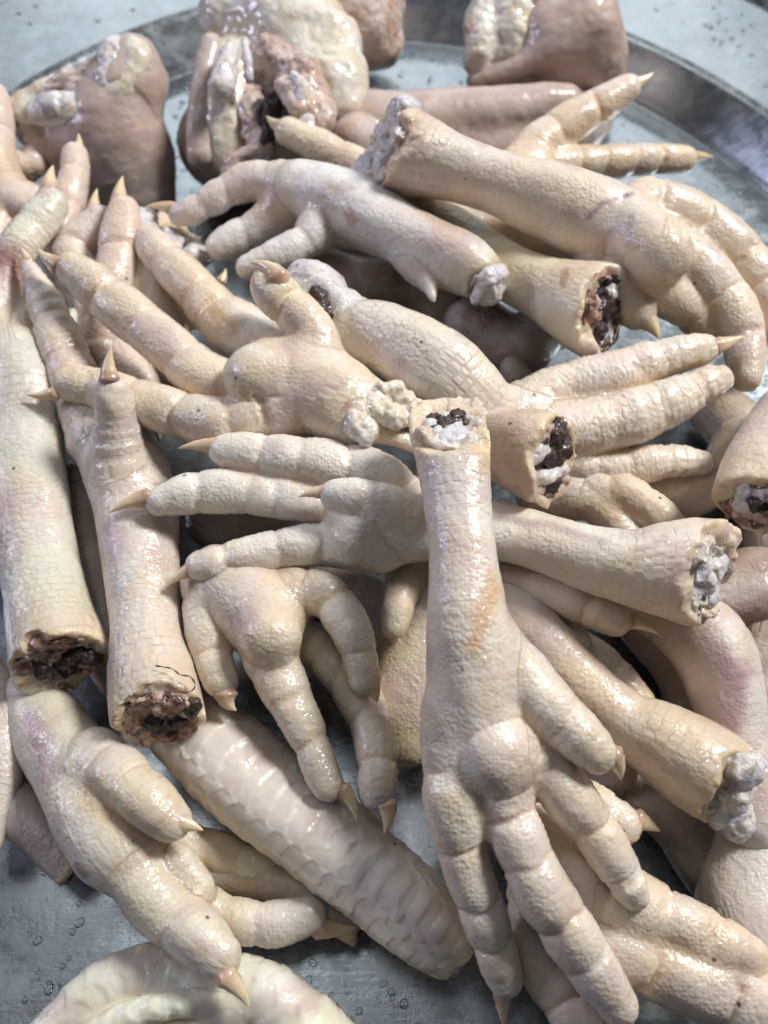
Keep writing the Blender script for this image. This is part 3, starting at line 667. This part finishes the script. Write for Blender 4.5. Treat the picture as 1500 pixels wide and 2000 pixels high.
foot('shank with reddish brown cut end below and one pinkish claw standing straight up',
     [(312, 1405, 3.4, 92), (300, 1330, 3.3, 86), (288, 1240, 3.2, 74), (278, 1150, 3.1, 72), (270, 1060, 3.05, 76), (262, 980, 3.0, 82), (235, 900, 3.05, 80), (205, 850, 3.1, 66)],
     [([(240, 930, 3.4, 62), (230, 870, 3.9, 50), (224, 810, 4.5, 42), (219, 775, 4.9, 37), (220, 762, 5.0, 34)], (216, 752, 5.25, 21, 217, 678, 5.75, -8, 0)),
      ([(190, 860, 3.1, 62), (160, 780, 3.2, 52), (130, 700, 3.4, 47), (100, 620, 3.6, 38), (75, 560, 3.8, 26), (52, 512, 4.0, 10)], (58, 520, 4.0, 12, 38, 482, 4.1)),
      ([(240, 860, 2.8, 60), (280, 800, 2.6, 50), (240, 700, 2.5, 45), (200, 640, 2.4, 40)], None)],
     tint=(0.60, 0.50, 0.37), patches=[([(215, 1040), (225, 1080)], 30, (0.48, 0.34, 0.38), -0.7), ([(315, 1110), (300, 1080)], 22, (0.55, 0.40, 0.35), -0.5), ([(255, 1105), (250, 1130)], 26, (0.74, 0.70, 0.62), -0.8)], side='back', scute=0.8, h=0.058, cut=dict(style='flesh', clots=[(0.3, 0.1, 0.28, 14), (0.75, -0.35, 0.2, 8), (-0.1, 0.25, 0.25, 10)]), tilt=(0, 0.2, -0.6))

foot('far left thick shank with granular skin and dark blood in its cut end',
     [(118, 1292, 2.9, 104), (100, 1225, 2.85, 92), (80, 1130, 2.8, 82), (62, 1030, 2.8, 80), (52, 930, 2.8, 80), (45, 840, 2.8, 80), (40, 770, 2.85, 88), (30, 715, 2.9, 84)],
     [([(20, 720, 2.9, 60), (0, 640, 3.0, 46), (2, 580, 3.2, 40), (14, 530, 3.4, 36), (40, 480, 3.6, 38), (75, 435, 3.7, 40), (100, 400, 3.8, 34)], (98, 385, 3.85, 22, 104, 322, 4.0, -8, 0)),
      ([(60, 740, 2.7, 50), (105, 690, 2.6, 42), (150, 640, 2.5, 40)], None),
      ([(60, 720, 3.1, 50), (45, 660, 3.1, 36), (48, 620, 3.0, 30), (75, 590, 2.9, 26)], None)],
     tint=(0.58, 0.50, 0.38), patches=[([(10, 500), (30, 540)], 40, (0.30, 0.15, 0.14), -0.9), ([(10, 960), (20, 1080)], 26, (0.46, 0.32, 0.34), -0.6)], side='back', scute=0.9, h=0.06, cut=dict(style='flesh', clots=[(0.35, 0.15, 0.36, 16), (-0.1, 0.35, 0.3, 12)]), tilt=(0.1, 0.3, -0.35))

foot('foot at left whose straight toe stands up, tall tan claw beside the whitish joint',
     [(215, 720, 2.3, 42), (200, 690, 2.4, 42), (195, 650, 2.6, 42)],
     [([(200, 680, 2.7, 42), (215, 600, 3.1, 42), (228, 530, 3.4, 44), (236, 460, 3.7, 43), (242, 415, 3.9, 34)], (236, 405, 3.95, 20, 240, 343, 4.2, -8, 0)),
      ([(190, 640, 2.6, 40), (175, 560, 2.8, 38), (140, 500, 3.0, 42), (165, 460, 3.1, 40), (195, 430, 3.3, 32)], (184, 425, 3.35, 17, 190, 368, 3.5, -6, 0)),
      ([(180, 600, 2.3, 40), (140, 540, 2.6, 38), (110, 480, 2.8, 38), (130, 400, 3.0, 36), (145, 340, 3.2, 30), (146, 305, 3.3, 27)], (152, 305, 3.35, 13, 153, 260, 3.5, 4, 0))],
     tint=(0.60, 0.49, 0.36), side='sole')

foot('foot with big round sole pad, two curved claws hanging over the diagonal scaly shank',
     [(430, 1130, 3.3, 70), (480, 1170, 3.4, 84), (520, 1210, 3.4, 88)],
     [([(400, 1140, 3.3, 48), (405, 1200, 3.3, 46), (412, 1270, 3.25, 42), (432, 1330, 3.2, 36)], (442, 1345, 3.3, 26, 462, 1388, 3.1, -14, 8)),
      ([(570, 1150, 3.6, 46), (630, 1160, 3.75, 46), (672, 1205, 3.75, 45), (698, 1265, 3.65, 41), (712, 1325, 3.45, 36)], (722, 1335, 3.5, 20, 736, 1372, 3.3, 5, 0)),
      ([(530, 1290, 3.3, 58), (566, 1370, 3.2, 50), (598, 1430, 3.05, 43), (625, 1500, 2.9, 40), (640, 1535, 2.85, 36)], (662, 1535, 2.95, 18, 698, 1606, 2.8, 12, -10)),
      ([(610, 1260, 2.7, 46), (665, 1310, 2.7, 46), (706, 1370, 2.7, 46), (730, 1440, 2.75, 43), (738, 1510, 2.85, 42), (735, 1545, 2.8, 38)], (752, 1560, 2.9, 22, 750, 1630, 2.7, 14, 0))],
     pads=[[(500, 1170, 3.65, 56), (528, 1245, 3.9, 62)]], tint=(0.60, 0.49, 0.33), side='sole', h=0.058)

foot('broad foot shank lying diagonally at bottom left, covered in large overlapping plates',
     [(905, 1868, 1.6, 62), (860, 1825, 1.7, 78), (790, 1765, 1.75, 88), (700, 1690, 1.75, 94), (600, 1610, 1.8, 98), (500, 1530, 1.85, 98), (420, 1460, 1.9, 95), (350, 1400, 1.8, 80), (290, 1340, 1.6, 60)],
     tint=(0.60, 0.56, 0.40), side='back', scute=0.25, big=True, h=0.040, cut=dict(style='flesh'), tilt=(0.2, 0.2, 0))

foot('foot at lower left with banded back toe and thick bumpy toe pointing down',
     [(60, 1370, 1.6, 68), (100, 1430, 1.8, 78), (150, 1510, 2.1, 82), (190, 1590, 2.3, 86), (220, 1650, 2.3, 84)],
     [([(190, 1480, 2.6, 56), (250, 1530, 3.0, 57), (298, 1573, 3.1, 50), (332, 1603, 3.0, 42)], (342, 1605, 3.15, 22, 397, 1622, 3.1, 0, -5)),
      ([(220, 1650, 2.3, 72), (270, 1710, 2.2, 66), (330, 1780, 2.1, 62), (385, 1825, 2.3, 57), (428, 1865, 2.45, 46)], (430, 1898, 2.6, 24, 486, 1968, 2.4, 14, -4)),
      ([(270, 1650, 2.0, 60), (340, 1700, 1.8, 48), (400, 1770, 1.6, 42), (470, 1800, 1.5, 42), (540, 1805, 1.5, 44), (600, 1790, 1.5, 38)], (605, 1812, 1.5, 22, 698, 1810, 1.3, 10, 10)),
      ([(270, 1620, 1.9, 55), (350, 1640, 1.5, 42), (440, 1670, 1.2, 40), (520, 1700, 1.0, 38)], None)],
     tint=(0.60, 0.49, 0.34), patches=[([(60, 1410), (85, 1470), (95, 1520)], 30, (0.42, 0.27, 0.27), -0.8), ([(180, 1560), (230, 1610)], 40, (0.62, 0.45, 0.27), -0.7), ([(150, 1690), (165, 1710)], 8, (0.30, 0.10, 0.10), 0.8)], side='back', scute=0.4, h=0.058, extra=[[(350, 1690, 2.1, 40), (385, 1735, 2.0, 36)]])

foot('scaly foot nearest the lens, cut off by the bottom edge at left',
     [(60, 2080, 0.9, 56), (130, 2000, 1.0, 54), (205, 1935, 1.1, 54), (285, 1900, 1.2, 52), (370, 1910, 1.2, 62), (450, 1960, 1.1, 74)],
     [([(430, 1930, 1.1, 60), (490, 1935, 1.2, 66), (560, 1980, 1.2, 70), (640, 2050, 1.1, 70)], None),
      ([(300, 2010, 0.8, 70), (420, 2030, 0.9, 80)], None),
      ([(470, 1960, 1.5, 30), (400, 1955, 1.6, 28), (320, 1965, 1.6, 28), (250, 1985, 1.5, 30), (170, 2030, 1.4, 34)], None)],
     tint=(0.63, 0.58, 0.43), side='back', scute=0.25, big=True, h=0.05)

foot('foot at lower right corner, thick pale sole-up toes pointing out to the right',
     [(1010, 1560, 2.7, 60), (1050, 1640, 2.7, 80), (1100, 1720, 2.6, 86)],
     [([(1140, 1720, 2.7, 62), (1220, 1760, 2.6, 70), (1310, 1800, 2.5, 64), (1390, 1840, 2.4, 62), (1455, 1870, 2.3, 48)], (1478, 1885, 2.3, 14, 1512, 1902, 2.2)),
      ([(1130, 1790, 2.3, 66), (1220, 1850, 2.2, 74), (1320, 1890, 2.1, 80), (1420, 1930, 2.0, 78), (1530, 1975, 1.9, 70)], None),
      ([(1050, 1750, 2.0, 62), (1060, 1850, 1.9, 66), (1110, 1940, 1.8, 68), (1170, 2030, 1.7, 66)], None),
      ([(1110, 1560, 2.6, 50), (1170, 1585, 2.7, 50), (1215, 1610, 2.7, 42)], (1235, 1597, 2.8, 24, 1290, 1624, 2.7, 0, -4))],
     pads=[(1115, 1690, 2.9, 68)], tint=(0.62, 0.49, 0.31), side='sole', h=0.058)

foot('shank at right ending in torn pale sinew tinged with blue',
     [(1425, 1535, 3.1, 94), (1370, 1500, 3.1, 100), (1300, 1455, 3.1, 88), (1230, 1415, 3.1, 66), (1160, 1360, 3.2, 60), (1090, 1290, 3.3, 60), (1030, 1220, 3.3, 58), (980, 1160, 3.2, 52)],
     tint=(0.64, 0.51, 0.34), side='back', scute=0.5, cut=dict(style='bone', n=3, ang=1.2, size=0.34, out=0.25), tilt=(0.3, 0.15, -0.6))

foot('pinkish thick-skinned shank at the right edge behind the sinewy cut end',
     [(1270, 1190, 2.7, 52), (1340, 1215, 2.8, 80), (1395, 1270, 2.8, 88), (1420, 1350, 2.6, 78), (1440, 1440, 2.4, 66), (1465, 1530, 2.2, 62), (1475, 1600, 1.9, 70)],
     tint=(0.52, 0.42, 0.36), patches=[([(1400, 1270), (1440, 1330), (1430, 1420)], 30, (0.40, 0.24, 0.28), -0.85), ([(1280, 1220), (1330, 1240)], 30, (0.50, 0.38, 0.38), -0.6)], side='back', scute=0.3)

foot('blurred pale foot in shade at the right edge near the bottom corner',
     [(1480, 1640, 1.3, 90), (1450, 1720, 1.2, 95), (1460, 1800, 1.1, 100), (1520, 1850, 1.0, 90)], tint=(0.60, 0.54, 0.46), side='back', scute=0.3)

foot('foot at the right edge whose pinkish cut end hangs down by the dark gap',
     [(1468, 985, 4.4, 80), (1500, 920, 4.3, 88), (1540, 850, 4.2, 90), (1590, 780, 4.0, 80)], tint=(0.62, 0.49, 0.35), side='back', scute=0.4,
     cut=dict(style='mixed', n=2, ang=0.3, size=0.33, out=0.05, clots=[(0.1, 0.1, 0.25, 10)]), tilt=(-0.1, 0.2, -0.4))

foot('half hidden foot under the bluish-boned shank, rounded toe with straight pale claw',
     [(900, 1130, 3.0, 60), (960, 1130, 3.2, 56), (1010, 1140, 3.3, 50)],
     [([(1000, 1135, 3.4, 48), (1070, 1150, 3.6, 45), (1140, 1180, 3.7, 42), (1200, 1210, 3.75, 36)], (1222, 1208, 3.75, 20, 1288, 1240, 3.6)),
      ([(1000, 1160, 2.9, 45), (1060, 1180, 3.0, 38), (1100, 1220, 3.0, 34), (1130, 1255, 3.0, 28)], (1140, 1265, 3.1, 16, 1160, 1296, 2.9)),
      ([(1040, 1230, 2.5, 48), (1120, 1270, 2.4, 48), (1190, 1320, 2.3, 48), (1240, 1375, 2.2, 44)], None)],
     tint=(0.57, 0.44, 0.28), side='sole')

foot('shaded foot deep in the heap left of the topmost shank, small toe hanging',
     [(860, 1150, 2.6, 60), (830, 1250, 2.3, 72), (800, 1360, 2.0, 76), (790, 1440, 1.7, 60)],
     [([(800, 1100, 3.0, 46), (785, 1150, 3.2, 38), (775, 1195, 3.3, 34), (768, 1225, 3.3, 26)], (768, 1228, 3.4, 14, 782, 1256, 3.2))],
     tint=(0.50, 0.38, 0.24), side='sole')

foot('two short rounded toes of a foot peeping out below the arched foot',
     [(1060, 960, 2.6, 56), (1110, 965, 2.7, 54)],
     [([(1120, 965, 2.8, 42), (1165, 985, 2.8, 38), (1200, 1020, 2.7, 34), (1230, 1050, 2.6, 30)], None),
      ([(1160, 950, 2.9, 40), (1225, 968, 3.0, 42), (1275, 1000, 2.9, 40), (1320, 1040, 2.7, 34)], None)],
     tint=(0.60, 0.50, 0.36), side='back', scute=0.4)

foot('foot showing whitish bluish cut joint with orange rim, left of the bent pale foot',
     [(335, 470, 3.0, 80), (300, 560, 2.7, 72), (310, 640, 2.4, 62), (330, 720, 2.1, 54)],
     [([(330, 600, 2.5, 50), (370, 600, 2.6, 46), (400, 580, 2.8, 36), (425, 560, 2.9, 24)], (428, 555, 2.95, 12, 441, 524, 3.1))],
     tint=(0.62, 0.49, 0.34), side='back', scute=0.5, cut=dict(style='bone', n=3, ang=0.8, size=0.33, out=0.12, rim='pink'), tilt=(0.35, 0.05, -0.9))

foot('shank at the left edge on the bare tray with ragged open brown end',
     [(150, 1705, 0.95, 44), (95, 1640, 1.0, 56), (40, 1580, 1.05, 62), (-20, 1530, 1.1, 64)], tint=(0.52, 0.43, 0.36), side='back', scute=0.3,
     cut=dict(style='flesh'), tilt=(0.1, 0.1, 0))
foot('foot cut off by the left picture edge below the far left thick shank',
     [(-60, 1300, 1.7, 60), (-10, 1390, 1.7, 58), (0, 1480, 1.7, 52), (-15, 1560, 1.6, 44), (-30, 1640, 1.5, 36)], tint=(0.60, 0.49, 0.38), side='sole')
foot('shaded foot flat on the tray, dark red cut end under the plated shank',
     [(712, 1812, 0.95, 42), (660, 1780, 0.95, 46), (580, 1740, 0.9, 50), (480, 1710, 0.85, 54), (400, 1690, 0.85, 54), (300, 1670, 0.85, 50)], tint=(0.46, 0.34, 0.22), side='back', scute=0.4,
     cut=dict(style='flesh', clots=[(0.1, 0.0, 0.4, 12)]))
foot('blurred foot at the upper left edge behind the raised claws, rounded toes only',
     [(-40, 520, 1.8, 60), (-10, 440, 2.0, 60), (5, 380, 2.3, 56)],
     [([(10, 380, 2.4, 50), (30, 395, 2.4, 46), (60, 400, 2.4, 44), (85, 425, 2.3, 38)], None), ([(0, 360, 2.5, 48), (-8, 290, 2.8, 40), (-8, 230, 3.1, 36), (-12, 190, 3.3, 30)], None), ([(40, 330, 1.9, 36), (65, 320, 2.0, 30), (70, 300, 2.1, 26)], None)],
     tint=(0.58, 0.46, 0.33), side='sole')
foot('shade-tinted foot in the gap behind the stub with the big black clot',
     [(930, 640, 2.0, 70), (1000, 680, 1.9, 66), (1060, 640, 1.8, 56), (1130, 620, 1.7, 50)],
     [([(1010, 740, 2.4, 36), (1000, 720, 2.5, 26)], (1000, 715, 2.5, 12, 990, 696, 2.6))], tint=(0.22, 0.15, 0.11), side='sole')  # skin tint lowered so the foot looks shaded
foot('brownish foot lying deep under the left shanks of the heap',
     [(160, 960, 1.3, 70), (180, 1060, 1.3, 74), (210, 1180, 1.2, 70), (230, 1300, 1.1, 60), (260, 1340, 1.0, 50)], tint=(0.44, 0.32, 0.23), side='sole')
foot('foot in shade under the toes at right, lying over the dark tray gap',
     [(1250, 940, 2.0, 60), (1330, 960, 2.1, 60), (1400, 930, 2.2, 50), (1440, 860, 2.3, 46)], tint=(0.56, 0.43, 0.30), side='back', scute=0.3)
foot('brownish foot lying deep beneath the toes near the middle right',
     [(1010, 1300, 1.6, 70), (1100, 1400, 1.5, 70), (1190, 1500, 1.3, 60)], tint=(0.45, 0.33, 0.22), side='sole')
foot('foot lying on the tray beneath the pale bent foot, shade put into its tint',
     [(620, 520, 1.9, 60), (700, 560, 1.9, 66), (800, 560, 1.8, 60), (880, 600, 1.7, 50)], tint=(0.20, 0.13, 0.09), side='sole')  # dark tint puts the shade of the gap into the skin
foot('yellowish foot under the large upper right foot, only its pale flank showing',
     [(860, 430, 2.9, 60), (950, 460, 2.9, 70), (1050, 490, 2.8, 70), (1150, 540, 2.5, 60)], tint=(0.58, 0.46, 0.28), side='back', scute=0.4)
foot('added shade-tinted brown foot lying low at the right edge in the black gap', [(1380, 1170, 1.2, 70), (1470, 1150, 1.3, 84), (1560, 1160, 1.3, 80)], tint=(0.30, 0.21, 0.16), side='sole')  # filler over the bright tray, shade mixed into its brown tint
foot('added shade-tinted foot at the right edge behind the hanging pinkish cut end', [(1400, 800, 1.0, 60), (1460, 860, 1.2, 70), (1500, 960, 1.3, 80), (1510, 1060, 1.2, 70)], tint=(0.36, 0.27, 0.21), side='back')  # filler foot hides bright tray; the dimness is in its tint
foot('added brownish foot lying under the pale claw at right centre', [(1180, 1080, 1.0, 60), (1260, 1200, 1.1, 70), (1330, 1300, 1.0, 66), (1360, 1400, 0.9, 60)], tint=(0.36, 0.26, 0.20), side='sole')  # filler foot added so less bright tray shows through the heap
foot('added shade-tinted foot low in the gap under the torn pale sinew', [(1240, 1540, 0.8, 60), (1330, 1600, 0.9, 70), (1390, 1700, 0.8, 66)], tint=(0.16, 0.12, 0.10), side='sole')  # filler foot; near-black tint stands for shade in the gap
foot('added shade-tinted foot lying low by the right edge below the brown one', [(1500, 1270, 0.9, 80), (1480, 1380, 0.9, 80), (1500, 1500, 0.9, 80)], tint=(0.26, 0.19, 0.15), side='sole')  # filler foot tinted dark as if in shade, covers bright metal
foot('added shade-tinted foot low between the curling toes and the topmost palm', [(640, 1130, 1.0, 60), (730, 1200, 1.1, 66), (790, 1290, 1.0, 60), (720, 1400, 0.9, 50)], tint=(0.33, 0.24, 0.17), side='sole')  # filler foot; its shadow is put into the low skin tint
foot('added shade-tinted foot low behind the left toes in the black gap', [(420, 1010, 1.0, 60), (520, 1040, 1.0, 60), (640, 1030, 1.0, 56)], tint=(0.22, 0.16, 0.12), side='sole')  # filler foot, blackness of the gap painted into the tint
b4 = np.array(f4.location)/CM
blob('bone_end', [[(700, 640, 4.5, 50), (650, 590, 4.8, 46), (605, 545, 5.0, 36)], [(640, 560, 4.9, 30), (590, 530, 5.05, 24)], [(600, 590, 4.85, 26), (570, 555, 4.9, 22)]], M_BONE, f4, b4, k=0.2, amp=0.07, freq=2, seed=41)
blob('blood_clot', [[(618, 575, 5.25, 16), (625, 600, 5.1, 20), (640, 610, 5.05, 13)], [(600, 585, 5.15, 10), (612, 612, 4.95, 14)]], M_CLOT, f4, b4, h=0.045, k=0.1, amp=0.10, freq=4.5, seed=42)
b3 = np.array(f3.location)/CM
blob('torn_fat', [[(705, 790, 5.0, 22), (740, 765, 5.1, 20), (775, 765, 5.0, 18), (800, 795, 4.9, 20)], [(740, 800, 5.0, 24), (775, 820, 4.9, 22), (800, 815, 4.8, 16)], [(690, 830, 5.0, 26), (720, 845, 4.9, 22)]], M_FAT, f3, b3, h=0.045, k=0.1, amp=0.12, freq=3.2, seed=43)
T_FEET = time.time()

# ------------------------------------------------------------------ meat joints at the back
def joint(label, at):
    base = P((at[0], at[1], 0.0, 1))[:3]; base[2] = 0
    return empty('meat_joint', base, label, 'meat piece', 'boned meat pieces at the back of the tray'), base
r_, b0 = joint('brown-skinned meat joint standing at upper left with white bone along its cut top', (200, 330))
blob('hide', [[(265, 370, 0.9, 78), (250, 310, 1.6, 92), (225, 250, 2.4, 92), (235, 180, 3.2, 72)], [(200, 330, 1.2, 70), (120, 280, 2.0, 62), (70, 250, 2.4, 42)], [(270, 150, 3.4, 48), (262, 115, 3.8, 40)]], M_BROWN, r_, b0, k=0.9, amp=0.05, freq=0.8, seed=3)
blob('fat', [[(50, 225, 2.9, 24), (110, 228, 3.0, 30), (180, 215, 3.25, 30), (230, 180, 3.6, 32), (268, 130, 3.95, 34), (262, 100, 4.1, 30)], [(30, 205, 3.0, 16), (90, 170, 3.3, 18)]], M_FAT, r_, b0, k=0.3, amp=0.07, freq=1.5, seed=4)
blob('bone_end', [[(75, 215, 3.2, 22), (110, 205, 3.4, 26), (140, 198, 3.4, 20)], [(205, 160, 3.8, 26), (215, 120, 4.1, 28), (225, 95, 4.2, 24)]], M_BONE, r_, b0, k=0.15, amp=0.09, freq=2.2, seed=5)
blob('cut_flesh', [[(90, 185, 3.2, 18), (140, 155, 3.5, 20), (190, 130, 3.8, 18)], [(150, 180, 3.4, 22), (180, 165, 3.6, 18)]], M_PINK, r_, b0, k=0.15, amp=0.10, freq=3, seed=6)

r_, b0 = joint('large cream meat joint at top centre, its torn hollow facing the lens', (530, 300))
blob('fat', [[(470, 30, 3.6, 88), (560, 70, 3.4, 108), (610, 130, 3.2, 98)], [(640, 160, 3.4, 70), (630, 240, 2.4, 62)], [(455, 130, 3.4, 58), (440, 230, 2.8, 56), (450, 310, 2.2, 46)], [(540, 180, 2.4, 100), (540, 260, 1.8, 80)], [(650, 80, 3.9, 50), (672, 140, 3.7, 46), (668, 200, 3.3, 42)]], M_FAT, r_, b0, k=0.30, amp=0.15, freq=0.8, seed=8,
     carves=[[(545, 170, 4.9, 62), (560, 230, 4.3, 62)], [(520, 200, 3.8, 26), (515, 270, 3.2, 28)]])
blob('hide', [[(415, 90, 4.0, 24), (400, 160, 3.6, 26), (390, 230, 3.1, 26), (392, 300, 2.5, 26)], [(385, 230, 2.7, 26), (395, 260, 2.2, 40), (440, 280, 1.6, 90), (520, 260, 1.5, 110)]], M_BROWN, r_, b0, k=0.35, amp=0.06, freq=1, seed=9)
blob('cut_flesh', [[(520, 110, 3.9, 34), (560, 130, 3.9, 44), (600, 170, 3.8, 48), (610, 230, 3.5, 44), (595, 275, 3.1, 34)], [(500, 190, 3.3, 24), (492, 240, 3.2, 24), (505, 290, 2.9, 26), (450, 330, 2.6, 22)], [(560, 170, 4.3, 22), (585, 215, 4.1, 26)], [(620, 200, 4.1, 18), (625, 240, 3.8, 22)]], M_PINK, r_, b0, k=0.16, amp=0.16, freq=1.8, seed=10)
blob('bone_end', [[(450, 100, 4.5, 15), (440, 135, 4.4, 24), (434, 168, 4.2, 27)], [(575, 150, 4.6, 12), (592, 172, 4.55, 15), (585, 195, 4.4, 12)], [(600, 240, 4.0, 18), (605, 255, 3.9, 16)], [(478, 80, 4.6, 7), (484, 120, 4.5, 8), (486, 155, 4.2, 7)]], M_BONE, r_, b0, k=0.15, amp=0.06, freq=2.5, seed=11)
blob('blood_clot', [[(522, 180, 3.9, 14), (533, 205, 3.75, 18), (528, 240, 3.4, 16), (515, 285, 3.0, 16)]], M_CLOT, r_, b0, k=0.1, amp=0.06, freq=4, seed=12)

r_, b0 = joint('pink meat piece at the top edge behind the large cream joint', (700, 120))
blob('cut_flesh', [[(640, -10, 3.6, 70), (700, 30, 3.2, 78), (730, 75, 2.6, 60)], [(700, 0, 3.2, 90), (720, 60, 1.6, 70)]], M_PINK, r_, b0, k=0.4, amp=0.08, freq=1.2, seed=14)
blob('fat', [[(770, 40, 3.0, 16), (765, 70, 2.7, 20), (755, 105, 2.1, 26)]], M_FAT, r_, b0, k=0.2, amp=0.05, freq=2, seed=15)

r_, b0 = joint('brown-skinned meat joint at upper right with pale fatty cut face and draped hide', (1060, 150))
blob('hide', [[(1145, -30, 3.6, 50), (1150, 40, 3.2, 60), (1165, 100, 2.4, 60), (1170, 140, 1.6, 52), (1165, 165, 1.1, 50)], [(1080, 70, 2.6, 84), (1100, 130, 1.5, 80), (1020, 150, 1.3, 50)], [(930, 158, 1.9, 20), (1000, 135, 2.3, 22), (1080, 95, 2.9, 24), (1130, 40, 3.5, 26), (1142, -20, 3.9, 26)]], M_BROWN, r_, b0, k=0.5, amp=0.06, freq=0.9, seed=17)
blob('fat', [[(945, 20, 3.2, 32), (938, 80, 2.8, 32), (935, 130, 2.2, 28)], [(1000, 20, 3.1, 60), (1000, 80, 2.6, 50), (960, 130, 2.0, 30)], [(1080, -10, 3.3, 55), (1070, 40, 3.0, 44)]], M_FAT, r_, b0, k=0.35, amp=0.10, freq=1.6, seed=18)
blob('cut_flesh', [[(925, 50, 3.1, 20), (935, 70, 3.0, 18)], [(1010, -5, 3.7, 18), (1060, 5, 3.6, 14)]], M_PINK, r_, b0, k=0.12, amp=0.05, freq=3, seed=19)

r_, b0 = joint('long smooth brown-skinned meat piece lying behind the large upper right foot', (950, 260))
blob('hide', [[(690, 240, 2.6, 62), (780, 235, 2.6, 58), (880, 225, 2.6, 52), (980, 215, 2.6, 46), (1060, 205, 2.6, 42), (1105, 198, 2.6, 34)], [(700, 290, 2.0, 60), (850, 290, 1.7, 70), (1000, 280, 1.5, 72), (1110, 250, 1.3, 66), (1150, 230, 1.2, 50)], [(690, 268, 3.0, 40), (715, 285, 2.8, 44)]], M_BROWN, r_, b0, k=0.25, amp=0.05, freq=0.8, seed=21)

# ------------------------------------------------------------------ specks of dirt and a dark thread stuck to the skins
def tube(name, pts, mat):
    ch = spline([P(t) for t in pts], 0.06)[0]; V = []; F = []; n = len(ch)
    for i in range(n):
        tg = ch[min(i+1, n-1), :3]-ch[max(i-1, 0), :3]; tg /= np.linalg.norm(tg); u = np.cross(tg, CAM-ch[i, :3]); u /= np.linalg.norm(u); v = np.cross(u, tg)
        for k in range(6): V.append(ch[i, :3]+(u*math.cos(k*math.pi/3)+v*math.sin(k*math.pi/3))*max(0.008, ch[i, 3]*0.42*(1+0.5*math.sin(i*1.7))))
    for i in range(n-1):
        for k in range(6): F.append((i*6+k, i*6+(k+1) % 6, (i+1)*6+(k+1) % 6, (i+1)*6+k))
    o = link(name, np.array(V), np.array(F), mat); return o
th = tube('thread', [(303, 1300, 4.22, 1.2), (335, 1306, 4.25, 1.5), (352, 1318, 4.22, 1.8), (372, 1322, 4.15, 1.5), (381, 1340, 4.1, 1.4), (368, 1352, 4.15, 1.6), (340, 1350, 4.2, 1.5)], M_CLOT)
th['label'] = 'thin dark wet thread curling over the shank above its reddish cut end'; th['category'] = 'thread'
print('faces', sum(len(o.data.polygons) for o in bpy.data.objects if o.type == 'MESH'), 'objects', len(bpy.data.objects))
th.location = (0, 0, 0)
print('time tray %.1f feet %.1f total %.1f' % (T_TRAY-T0, T_FEET-T_TRAY, time.time()-T0))
